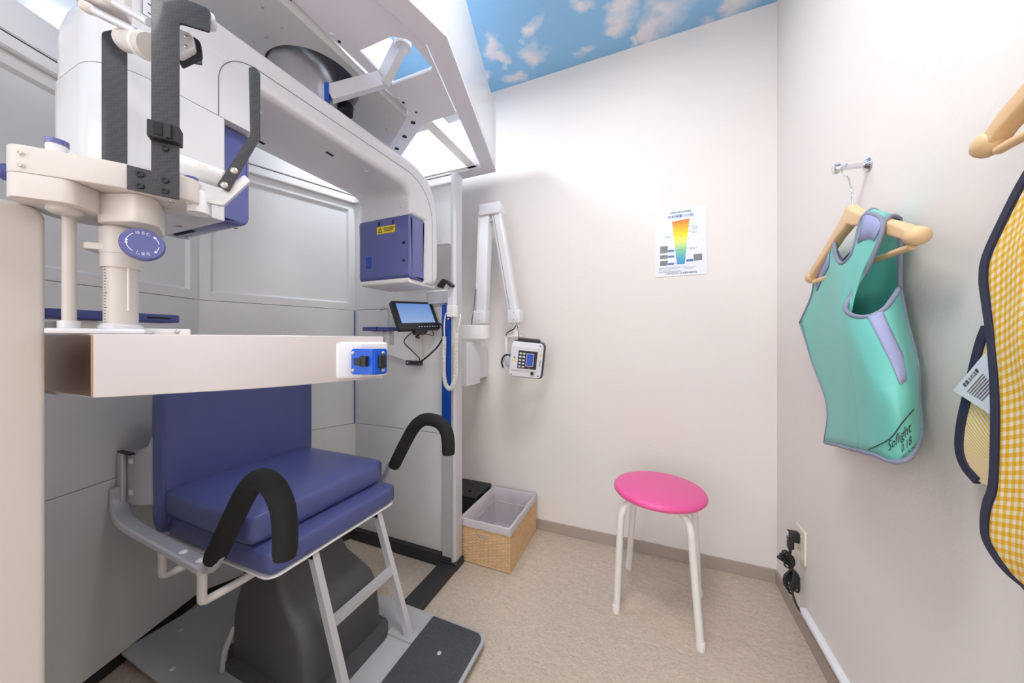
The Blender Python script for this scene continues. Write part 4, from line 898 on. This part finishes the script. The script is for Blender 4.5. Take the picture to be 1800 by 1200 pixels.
# ---------------------------------------------------------------- poster on the back wall
PO = thing('info_poster', 'small laminated poster with rainbow-coloured tapering chart on the back wall', 'poster', (.135,1.689,1.45))
px0, px1, pz0, pz1 = .028, .237, 1.300, 1.606; pw = px1-px0; phh = pz1-pz0; yP = 1.6885
link('sheet', ext(rpoly([(px0,pz0,.004),(px1,pz0,.004),(px1,pz1,.004),(px0,pz1,.004)],3), 'Y', yP-.0012, yP+.001), 'paper', PO)
def pp(u, v): return (px0+pw*u, pz0+phh*v)   # u right, v up, in sheet units
yt = yP-.0016
g0 = [pp(.33,.815), pp(.43,.17), pp(.58,.17), pp(.67,.835)]
link('colour_chart', ext([g0[0],g0[1],g0[2],g0[3]], 'Y', yt-.0002, yt+.0006), 'postergrad', PO)
def ptext(s, u, v, size, m, name='print_text', sq=1): 
    x, z = pp(u,v); link(name, text_mesh(s, size, (x,yt,z), (1,0,0), (0,0,1), .0004, squeeze=sq), m, PO)
ptext('～医療放射線と放射線量～', .50, .945, .0088, 'inkblue', sq=.95)
ptext('放射線量の比較', .50, .885, .0152, 'inkblue')
ptext('公益社団法人 日本歯科医師会', .50, .038, .0098, 'ink')
ptext('100mSv', .50, .795, .005, 'ink'); ptext('1mSv', .50, .60, .005, 'ink'); ptext('0.1mSv', .50, .385, .005, 'ink')
for (u0,u1,v0,v1) in ((.09,.245,.355,.46),(.09,.245,.27,.325),(.09,.245,.165,.24),(.75,.91,.205,.30)):
    a, b = pp(u0,v0), pp(u1,v1); link('xray_picture', box((a[0],yt-.0002,a[1]),(b[0],yt+.0006,b[1])), 'phgrey', PO)
for (u0,u1,v0,v1) in ((.25,.37,.365,.395),(.25,.37,.28,.31),(.25,.37,.17,.20),(.61,.74,.20,.235)):
    a, b = pp(u0,v0), pp(u1,v1); link('blue_label', box((a[0],yt-.0002,a[1]),(b[0],yt+.0006,b[1])), 'labelblue', PO)
def pline(a, b, r=.00035, m='ink'): A_, B2 = pp(*a), pp(*b); link('print_line', tube([(A_[0],yt,A_[1]),(B2[0],yt,B2[1])], r, 4), m, PO)
for a, b in (((.5,.66),(.58,.72)),((.58,.72),(.72,.725)),((.5,.645),(.72,.65)),((.47,.63),(.28,.625)),((.37,.38),(.47,.385)),((.5,.40),(.72,.40)),((.37,.295),(.43,.295)),((.43,.295),(.47,.21)),((.37,.185),(.47,.187)),((.52,.187),(.61,.21))): pline(a,b)
for v, u0, u1 in ((.715,.72,.82),(.695,.72,.84),(.675,.72,.81),(.64,.71,.82),(.62,.71,.8),(.60,.17,.30),(.585,.2,.3),(.395,.68,.82),(.38,.68,.78),(.13,.06,.6),(.115,.06,.46),(.095,.06,.3),(.075,.06,.5),(.12,.56,.8),(.10,.58,.75),(.062,.06,.52)): pline((u0,v),(u1,v),.0005,'inkblue' if v > .3 else 'ink')

# ---------------------------------------------------------------- wall hook, hangers, aprons
def hook_fn(y, z, label):
    h = thing('wall_hook', label, 'hook', (.49,y,z), group='chrome wall hooks')
    link('rosette', lathe([(.014,0),(.0155,.003),(.011,.008),(.008,.011),(0,.011)], (.4895,y,z), 28, (-1,0,0)), 'chrome', h, smooth=40)
    link('rod', tube([(.482,y,z),(.432,y-.004,z)], .0062, 14), 'chrome', h, smooth=50)
    link('knob', lathe([(0,-.006),(.010,-.005),(.0135,0),(.012,.007),(.007,.010),(0,.010)], (.430,y-.004,z), 28, (-1,0,0)), 'chrome', h, smooth=40)
    return h
hook_fn(1.067,1.427,'chrome wall hook carrying the hanger of the teal apron')
hook_fn(.455,1.427,'chrome wall hook above the yellow gingham apron')
def hanger(yc, zt, x, half, label, hooktop):
    h = thing('wooden_hanger', label, 'hanger', (x,yc,zt), group='beech wood hangers')
    # body: shaped front outline extruded
    n = 16; top = []; bot = []
    for i in range(-n, n+1):
        t = i/n; a = abs(t)
        z = zt-.004-.115*(a**.85)+.018*math.cos(min(1,a*3)*math.pi/2)*0; th = .030*(1-.15*a)+.014*max(0,1-a*4)
        if a > .93: z -= .004
        top.append((yc+half*t, z)); bot.append((yc+half*t, z-th))
    out = bot+top[::-1]
    b = link('hanger_body', ext(out, 'X', x-.011, x+.011, bev=.005), 'wood', h, smooth=45)
    for s in (-1,1):
        link('shoulder_end', lathe([(0,-.012),(.010,-.009),(.016,-.002),(.016,.012),(.012,.02),(0,.024)], (x,yc+s*(half-.006),zt-.132), 20, (0,s,-.45)), 'wood', b, smooth=50)
    link('trouser_bar', tube([(x,yc-half+.012,zt-.150),(x,yc+half-.012,zt-.150)], .006, 12), 'wood', h, smooth=50)
    hx2, hy2, hz2 = hooktop
    link('hook', tube(cr([(x,yc,zt-.02),(x,yc,zt+.02),(x+.002,yc+.012,zt+.045),(hx2-.004,(yc+hy2)/2+.012,(zt+.05+hz2)/2),(hx2,hy2+.014,hz2-.006),(hx2,hy2+.008,hz2+.010),(hx2,hy2-.004,hz2+.012),(hx2,hy2-.014,hz2+.002)],7), .0018, 8), 'chrome', h, smooth=True)
    return h
hanger(1.0,1.318,.43,.20,'pale beech hanger inside the teal apron',(.445,1.065,1.422))
hanger(.46,1.402,.425,.20,'pale beech hanger at the right edge above the gingham apron',(.445,.452,1.422))

def sheet_from_columns(cols, nu=4, nv=7):
    # cols: list of polylines (bottom -> top) in 3D; smooth both ways
    V = [cr(c, nv) for c in cols]; m = len(V[0]); rows = []
    for j in range(m): rows.append(cr([v[j] for v in V], nu))
    return rows       # rows[j][i]
def grid_mesh(rows, thick=0, uv=None):
    bm = bmesh.new(); G_ = [[bm.verts.new(p) for p in r] for r in rows]; ul = bm.loops.layers.uv.new('UVMap')
    for a, b in zip(G_, G_[1:]):
        for k in range(len(a)-1):
            f = bm.faces.new((a[k],a[k+1],b[k+1],b[k]))
            if uv:
                for lp_ in f.loops: lp_[ul].uv = uv(lp_.vert.co)
    return bm
def solid(bm, t):
    me = bpy.data.meshes.new('m'); bm.to_mesh(me); bm.free()
    o = bpy.data.objects.new('t', me); md = o.modifiers.new('s','SOLIDIFY'); md.thickness = t; md.offset = 0
    COL.objects.link(o); dg = bpy.context.evaluated_depsgraph_get(); m2 = bpy.data.meshes.new_from_object(o.evaluated_get(dg)); bpy.data.objects.remove(o); return m2

TV = thing('teal_apron', 'teal protective x-ray vest with grey piping hanging on the right wall', 'apron', (.42,1.0,.74), group='protective aprons')
cols = [[(0.4300, 1.1270, 0.7330), (0.4250, 1.0990, 0.8350), (0.4350, 1.2070, 0.9350), (0.4400, 1.2680, 1.0000), (0.4450, 1.3270, 1.0590)],
        [(0.4250, 1.0990, 0.7380), (0.4200, 1.0750, 0.8430), (0.4300, 1.1720, 0.9530), (0.4350, 1.2160, 1.0330), (0.4450, 1.2440, 1.1350)],
        [(0.4200, 1.0750, 0.7430), (0.4150, 1.0510, 0.8530), (0.4250, 1.1330, 0.9770), (0.4300, 1.1620, 1.0780), (0.4400, 1.1980, 1.2060)],
        [(0.4150, 1.0480, 0.7490), (0.4100, 1.0260, 0.8640), (0.4150, 1.0760, 0.9860), (0.4200, 1.0860, 1.1160), (0.4280, 1.0850, 1.2620)],
        [(0.4050, 1.0010, 0.7590), (0.4000, 0.9820, 0.8830), (0.4000, 1.0010, 0.9870), (0.4050, 1.0180, 1.1080), (0.4180, 1.0420, 1.2080)],
        [(0.3950, 0.9470, 0.7690), (0.3850, 0.9250, 0.8910), (0.3850, 0.9400, 0.9880), (0.3900, 0.9560, 1.0880), (0.4050, 0.9790, 1.1770)],
        [(0.3900, 0.9110, 0.7750), (0.3800, 0.8950, 0.8950), (0.3800, 0.9160, 0.9880), (0.3880, 0.9360, 1.0860), (0.4050, 0.9350, 1.1950)],
        [(0.3870, 0.8870, 0.7800), (0.3770, 0.8760, 0.8970), (0.3770, 0.9040, 0.9880), (0.3900, 0.9210, 1.0970), (0.4150, 0.9210, 1.2630)],
        [(0.3850, 0.8730, 0.7830), (0.3750, 0.8650, 0.8990), (0.3750, 0.8960, 0.9880), (0.3920, 0.8850, 1.1260), (0.4150, 0.8600, 1.2280)],
        [(0.3850, 0.8670, 0.7840), (0.3750, 0.8600, 0.8990), (0.3730, 0.8880, 0.9880), (0.3880, 0.9000, 1.0940), (0.4050, 0.8760, 1.1600)],
        [(0.3830, 0.8580, 0.7860), (0.3730, 0.8510, 0.9000), (0.3700, 0.8770, 0.9890), (0.3750, 0.8880, 1.0470), (0.3900, 0.9090, 1.0980)],
        [(0.3800, 0.8450, 0.7880), (0.3700, 0.8400, 0.9020), (0.3660, 0.8640, 0.9890), (0.3660, 0.8710, 1.0340), (0.3720, 0.8880, 1.0700)],
        [(0.3780, 0.8030, 0.7950), (0.3680, 0.7880, 0.8940), (0.3630, 0.8190, 0.9630), (0.3620, 0.8430, 1.0170), (0.3660, 0.8650, 1.0580)],
        [(0.3830, 0.7750, 0.7940), (0.3760, 0.7530, 0.8860), (0.3680, 0.7830, 0.9450), (0.3650, 0.8150, 1.0000), (0.3660, 0.8420, 1.0490)],
        [(0.3950, 0.7600, 0.8030), (0.3940, 0.7540, 0.8880), (0.3860, 0.7650, 0.9470), (0.3780, 0.7880, 1.0000), (0.3750, 0.8190, 1.0460)],
        [(0.4080, 0.7640, 0.8220), (0.4120, 0.7720, 0.8900), (0.4050, 0.7760, 0.9610), (0.3980, 0.7930, 1.0100), (0.3950, 0.8180, 1.0580)],
        [(0.4200, 0.7780, 0.8350), (0.4280, 0.7960, 0.8970), (0.4280, 0.8060, 0.9550), (0.4220, 0.8220, 1.0210), (0.4200, 0.8420, 1.0810)],
        [(0.4300, 0.7920, 0.8490), (0.4450, 0.8270, 0.9080), (0.4500, 0.8390, 0.9590), (0.4500, 0.8660, 1.0380), (0.4550, 0.8940, 1.1060)]]
rows = sheet_from_columns(cols, 4, 6)
fr_o = link('front_panel', solid(grid_mesh(rows), .003), 'teal', TV, smooth=True)
back = [(0.4700, 0.9210, 1.2480), (0.4700, 0.9210, 1.1150), (0.4700, 0.9090, 1.0570), (0.4700, 0.8770, 0.9570), (0.4700, 0.8840, 0.9120), (0.4700, 0.8650, 0.8510), (0.4700, 0.8930, 0.7850), (0.4700, 0.9330, 0.7550), (0.4700, 1.2000, 0.7220), (0.4700, 1.2070, 0.8190), (0.4700, 1.3540, 1.0280), (0.4700, 1.2810, 1.1850), (0.4700, 1.1870, 1.2740), (0.4700, 1.1400, 1.2100), (0.4700, 1.0880, 1.2270), (0.4700, 1.0350, 1.2870)]
link('back_panel', ext([(p[1],p[2]) for p in back], 'X', .4685, .4715), 'tealdark', TV)
top_e = rows[-1]; bot_e = rows[0]; nU = 4
link('armhole_piping', tube([p for p in top_e], .0042, 8), 'piping', TV, smooth=True)
link('hem_piping', tube([p for p in bot_e], .0042, 8), 'piping', TV, smooth=True)
link('side_piping', tube([r[0] for r in rows], .0035, 8), 'piping', TV, smooth=True)
link('side_piping', tube([r[-1] for r in rows], .0040, 8), 'piping', TV, smooth=True)
bk_e = [(.470,p[1],p[2]) for p in back]
link('back_piping', tube(bk_e, .004, 8, closed=True), 'piping', TV, smooth=True)
# shoulder bridges over the hanger and the lavender side strap
def strip(L1, L2, n=5, off=Vector((0,0,0))):
    return [[a.lerp(b, k/n)+off for k in range(n+1)] for a, b in zip(L1, L2)]
ci = lambda c: c*nU

V_ = [r for r in rows]
def vcol(c): return [r[ci(c)] for r in rows]
off = Vector((-.0028,-.0028,0))
link('side_strap', solid(grid_mesh([[p+Vector((-.003,-.003,0)) for p in r[ci(14):ci(15)+1]] for r in rows[10:]]), .0015), 'strap', TV, smooth=True)
def bridge(fa, fb, ba, bb, n=8, lift=.010):
    out = []
    for k in range(n+1):
        t = k/n; h = Vector((0,0,lift*math.sin(math.pi*t)))
        out.append([fa.lerp(ba,t)+h, fa.lerp(ba,t).lerp(fb.lerp(bb,t),.5)+h, fb.lerp(bb,t)+h])
    return out
tops = [r for r in rows[-1]]
br1 = bridge(tops[ci(7)], tops[ci(8)], Vector((0.4660, 0.9800, 1.2830)), Vector((0.4660, 0.9140, 1.2470)))
link('shoulder_strap', solid(grid_mesh(br1), .003), 'teal', TV, smooth=True)
link('strap_piping', tube([r[0] for r in br1], .0036, 8), 'piping', TV, smooth=True); link('strap_piping', tube([r[2] for r in br1], .0036, 8), 'piping', TV, smooth=True)
br2 = bridge(tops[ci(2)], tops[ci(3)], Vector((0.4660, 1.2300, 1.2180)), Vector((0.4660, 1.1520, 1.2700)), lift=.006)
link('shoulder_strap', solid(grid_mesh(br2), .003), 'teal', TV, smooth=True)
# lavender patches at the shoulders, following the cloth
P1 = [[rows[j][i]+off for i in range(ci(7),ci(8)+1)] for j in range(len(rows)-3,len(rows))]
link('shoulder_patch', solid(grid_mesh(P1), .001), 'strap', TV, smooth=True)
P2 = [[rows[j][i]+Vector((-.003,-.001,0)) for i in range(ci(2),ci(3)+1)] for j in range(len(rows)-4,len(rows))]
link('shoulder_patch', solid(grid_mesh(P2), .001), 'strap', TV, smooth=True)
# printed lettering and stitched curve at the lower corner
from mathutils.bvhtree import BVHTree
bmt = bmesh.new(); bmt.from_mesh(fr_o.data); bvh = BVHTree.FromBMesh(bmt); bmt.free()
DR = Vector((.5,.866,0))
def snap(q):
    h = bvh.ray_cast(q-DR*.15, DR)
    return (h[0] if h[0] is not None else q)-DR*.0016
def cloth_text(body, ta, tb, hgt):
    me = text_mesh(body, 1.0, (0,0,0), (1,0,0), (0,1,0), 0)
    xs = [v.co.x for v in me.vertices]; wd_ = max(xs)-min(xs); x0_ = min(xs)
    for v in me.vertices:
        q = ta+(tb-ta)*((v.co.x-x0_)/wd_)+Vector((0,0,v.co.y*hgt)); v.co = snap(q)
    link('lettering', me, 'ink', TV)
cloth_text('Soflight', Vector((0.3740, 0.7620, 0.8200)), Vector((0.3900, 0.7400, 0.8600)), .026)
cloth_text('0.18', Vector((0.3810, 0.7450, 0.8200)), Vector((0.3900, 0.7390, 0.8380)), .021)
cloth_text('HAGOROMO', Vector((0.3830, 0.7480, 0.8060)), Vector((0.3950, 0.7390, 0.8280)), .010)
sc_ = cr([Vector((0.3710, 0.8130, 0.7990)), Vector((0.3700, 0.7780, 0.8190)), Vector((0.3700, 0.7480, 0.8380)), Vector((0.3760, 0.7330, 0.8670)), Vector((0.3950, 0.7440, 0.8880))], 6)
link('stitched_line', tube([snap(p) for p in sc_], .0008, 5), 'ink', TV)


# ---------------------------------------------------------------- yellow gingham apron
GA = thing('gingham_apron', 'yellow and white gingham protective apron with navy binding at the right edge', 'apron', (.44,.46,.70), group='protective aprons')
YE = [(0.6380, 0.6960), (0.6560, 0.6990), (0.6730, 0.7080), (0.6870, 0.7240), (0.6890, 0.7470), (0.6850, 0.7730), (0.6770, 0.8000), (0.6740, 0.8590), (0.6740, 0.9300), (0.6790, 1.0000), (0.6870, 1.0560), (0.6910, 1.0890), (0.6860, 1.1200), (0.6610, 1.1650), (0.6380, 1.2010), (0.6130, 1.2310)]           # left edge of the front, bottom -> top, as (y, z)
YCc = .46
L1 = cr([(0,a,b) for a,b in YE], 4)
rows = []
for k, p in enumerate(L1):
    r = []
    for i in range(25):
        t = i/24; y = p.y+(2*YCc-2*p.y)*t
        x = .440-.030*math.sin(math.pi*t)-.004*math.sin(t*25+p.z*3)*min(1,t*6)*min(1,(1-t)*6)-.006*math.exp(-((p.z-1.0)/.06)**2)*math.sin(t*9)
        zz = p.z-(.012*math.sin(math.pi*t) if k < 6 else 0)
        r.append(Vector((x,y,zz)))
    rows.append(r)
link('front_panel', solid(grid_mesh(rows, uv=lambda c: (c.y+.03*c.z, c.z+.35*c.y)), .003), 'gingham', GA, smooth=True)
pfb = [(-.0022,-.0062),(-.0030,-.002),(-.0030,.002),(-.0022,.0062),(.0022,.0062),(.0030,.002),(.0030,-.002),(.0022,-.0062)]
def band(pts, wdt, t=.0035, x=None):
    bm = bmesh.new(); pts = [Vector(p) for p in pts]; n = len(pts); A = []; Bv = []
    for i, p in enumerate(pts):
        tg = (pts[min(i+1,n-1)]-pts[max(i-1,0)]); tg.x = 0; tg.normalize(); s = Vector((0,-tg.z,tg.y))
        A.append([bm.verts.new(q) for q in (p-s*wdt*.5+Vector((-t,0,0)), p+s*wdt*.5+Vector((-t,0,0)), p+s*wdt*.5+Vector((t,0,0)), p-s*wdt*.5+Vector((t,0,0)))])
    for a, b in zip(A, A[1:]):
        for k in range(4): bm.faces.new((a[k],a[(k+1)%4],b[(k+1)%4],b[k]))
    bm.faces.new(A[0]); bm.faces.new(A[-1][::-1]); return fin(bm)
link('binding', band([r[0]+Vector((-.001,-.004,0)) for r in rows], .0135), 'navybind', GA, smooth=40)
link('binding', band([r[-1]+Vector((-.001,.004,0)) for r in rows], .0135), 'navybind', GA, smooth=40)
link('binding', band(rows[0], .0135), 'navybind', GA, smooth=40)
link('stitching', tube([r[0]+Vector((-.005,-.009,0)) for r in rows], .0005, 4), 'ink', GA)
for s_ in (-1,1):   # shoulder straps looped over the hanger
    yq = YCc+s_*.072; lp_ = [(.412,yq,rows[-1][0].z-.02),(.410,yq,1.27),(.411,yq,1.345),(.425,yq,1.366),(.439,yq,1.345),(.445,yq,1.27),(.450,yq,1.18)]
    g_ = [[Vector((p.x,p.y-.024,p.z)), p, Vector((p.x,p.y+.024,p.z))] for p in cr(lp_,5)]
    link('shoulder_strap', solid(grid_mesh(g_, uv=lambda c: (c.y,c.z)), .003), 'gingham', GA, smooth=True)
    for k_ in (0,2): link('binding', tube([r[k_] for r in g_], .0045, 8), 'navybind', GA, smooth=True)
BKp = [(0.7360, 0.7880), (0.7570, 0.8030), (0.7670, 0.8270), (0.7640, 0.8680), (0.7510, 0.9200), (0.7400, 0.9650), (0.7300, 1.0000), (0.7210, 1.0210)]
pol = [(p[0],p[1]) for p in BKp]+[(.62,BKp[-1][1]+.05),(.30,BKp[-1][1]+.05),(.30,BKp[0][1]),(.62,BKp[0][1]-.01)]
bpm = ext(pol, 'X', .462, .465)
ul = bpm.uv_layers.new(name='UVMap')
for lp in bpm.loops: c = bpm.vertices[lp.vertex_index].co; ul.data[lp.index].uv = (c.y+.3*c.z, c.z-.2*c.y)
link('back_panel', bpm, 'gingham', GA)
link('binding', band([(.4625,a,b) for a,b in cr([(a,b,0) for a,b in BKp],5) for a,b in [(a,b)]] if False else [(.4625,p.x,p.y) for p in cr([(a,b,0) for a,b in BKp],5)], .013), 'navybind', GA, smooth=40)
tg_ = [(0.4520, 0.7640, 0.9210), (0.4520, 0.7110, 0.9820), (0.4520, 0.6840, 0.9460), (0.4520, 0.6950, 0.8930)]
ct_ = thing('care_tag', 'white printed paper tag sticking out from the yellow gingham apron', 'tag', tuple(Vector(tg_[0])))
bm = bmesh.new(); a = [bm.verts.new(p) for p in tg_]; b = [bm.verts.new(Vector(p)+Vector((.0008,0,0))) for p in tg_]
bm.faces.new(a); bm.faces.new(b[::-1]); n = len(a)
for k in range(n): bm.faces.new((a[k],a[(k+1)%n],b[(k+1)%n],b[k]))
link('paper', fin(bm), 'paper', ct_)
tc = [Vector(p) for p in tg_]; ru = (tc[1]-tc[0]).normalized(); rd = (tc[3]-tc[0]).normalized()
link('print_text', text_mesh('取扱上の注意', .0072, tc[0]+ru*.036+rd*.010+Vector((-.0006,0,0)), ru, -rd, .0003, squeeze=.85), 'ink', ct_)
for k in range(7):
    s = tc[0]+rd*(.020+k*.0042)+ru*.012+Vector((-.0006,0,0)); link('print_line', tube([s, s+ru*(.040-.002*(k%3))], .0006, 4), 'line', ct_)

# ---------------------------------------------------------------- outlet, power cord, cable duct
OU = thing('wall_outlet', 'ivory wall outlet plate near the corner of the right wall', 'outlet', (.49,1.444,.3))
link('cover_plate', ext(rpoly([(1.405,.243,.004),(1.481,.243,.004),(1.481,.357,.004),(1.405,.357,.004)],4), 'X', .4825, .4895, bev=.002), 'ivory', OU, smooth=35)
for z in (.32,.28): link('socket', box((.4818,1.425,z-.011),(.4828,1.461,z+.011), .0004), 'ivory', OU); [link('socket_slot', box((.4814,1.437+k,z-.004),(.4822,1.4385+k,z+.004)), 'dark', OU) for k in (0,.011)]
PC_ = thing('power_cord', 'bundled black power cord plugged into the ivory wall outlet', 'power cord', (.47,1.44,.1))
pg = link('plug', box((.450,1.436,.300),(.482,1.462,.335), .004), 'black', PC_, smooth=40)
link('plug_label', box((.4485,1.440,.318),(.4505,1.458,.334), .0005), 'white', pg)
link('plug', box((.4495,1.440,.272),(.468,1.458,.302), .004), 'black', PC_, smooth=40)
link('strain_relief', tube([(.458,1.449,.276),(.458,1.45,.252)], [.0055,.004], 10), 'black', PC_, smooth=40)
link('cord', tube(cr([(.458,1.45,.255),(.459,1.452,.225),(.458,1.455,.20)],6), .0035, 8), 'black', PC_, smooth=True)
import random; random.seed(4)
for k in range(6):
    o = (k-2.5)*.0052; tz = .262-.008*abs(k-2); bz = .150-.012*(k%3)
    q = [(.450,1.452+o*.6,.205),(.434+o*1.2,1.452+o,.232),(.428+o*1.6,1.450+o,tz-.006),(.438+o*1.5,1.450+o,tz),(.448+o,1.452+o*.6,tz-.02),(.452+o*.4,1.453+o*.6,.205),(.440+o*1.0,1.452+o,.178),(.444+o*1.4,1.450+o,bz),(.456+o*1.4,1.450+o,bz-.004),(.462+o,1.452+o,.17)]
    q = [(a+.012,b,c_) for a,b,c_ in q]
    link('cord_loop', tube(cr(q,6,True), .0035, 8, closed=True), 'black', PC_, smooth=True)
link('cord_tie', tube([(.453+.008*math.cos(a),1.459+.013*math.sin(a),.205) for a in [k*math.pi/8 for k in range(16)]], .003, 6, closed=True), 'black', PC_, smooth=True)
link('cord', tube(cr([(.456,1.452,.18),(.46,1.447,.14),(.464,1.435,.11),(.468,1.418,.095),(.474,1.405,.088)],6), .0035, 8), 'black', PC_, smooth=True)
tag(link('cable_duct', ext(rpoly([(.4895,.078,0),(.474,.080,.003),(.471,.092,.004),(.474,.099,.004),(.4895,.101,0)],3), 'Y', Y0+.05, 1.412), 'duct', smooth=30), 'white plastic cable duct running along the right wall above the baseboard', 'cable duct')

for o in bpy.data.objects:
    if '_local' in o: del o['_local']
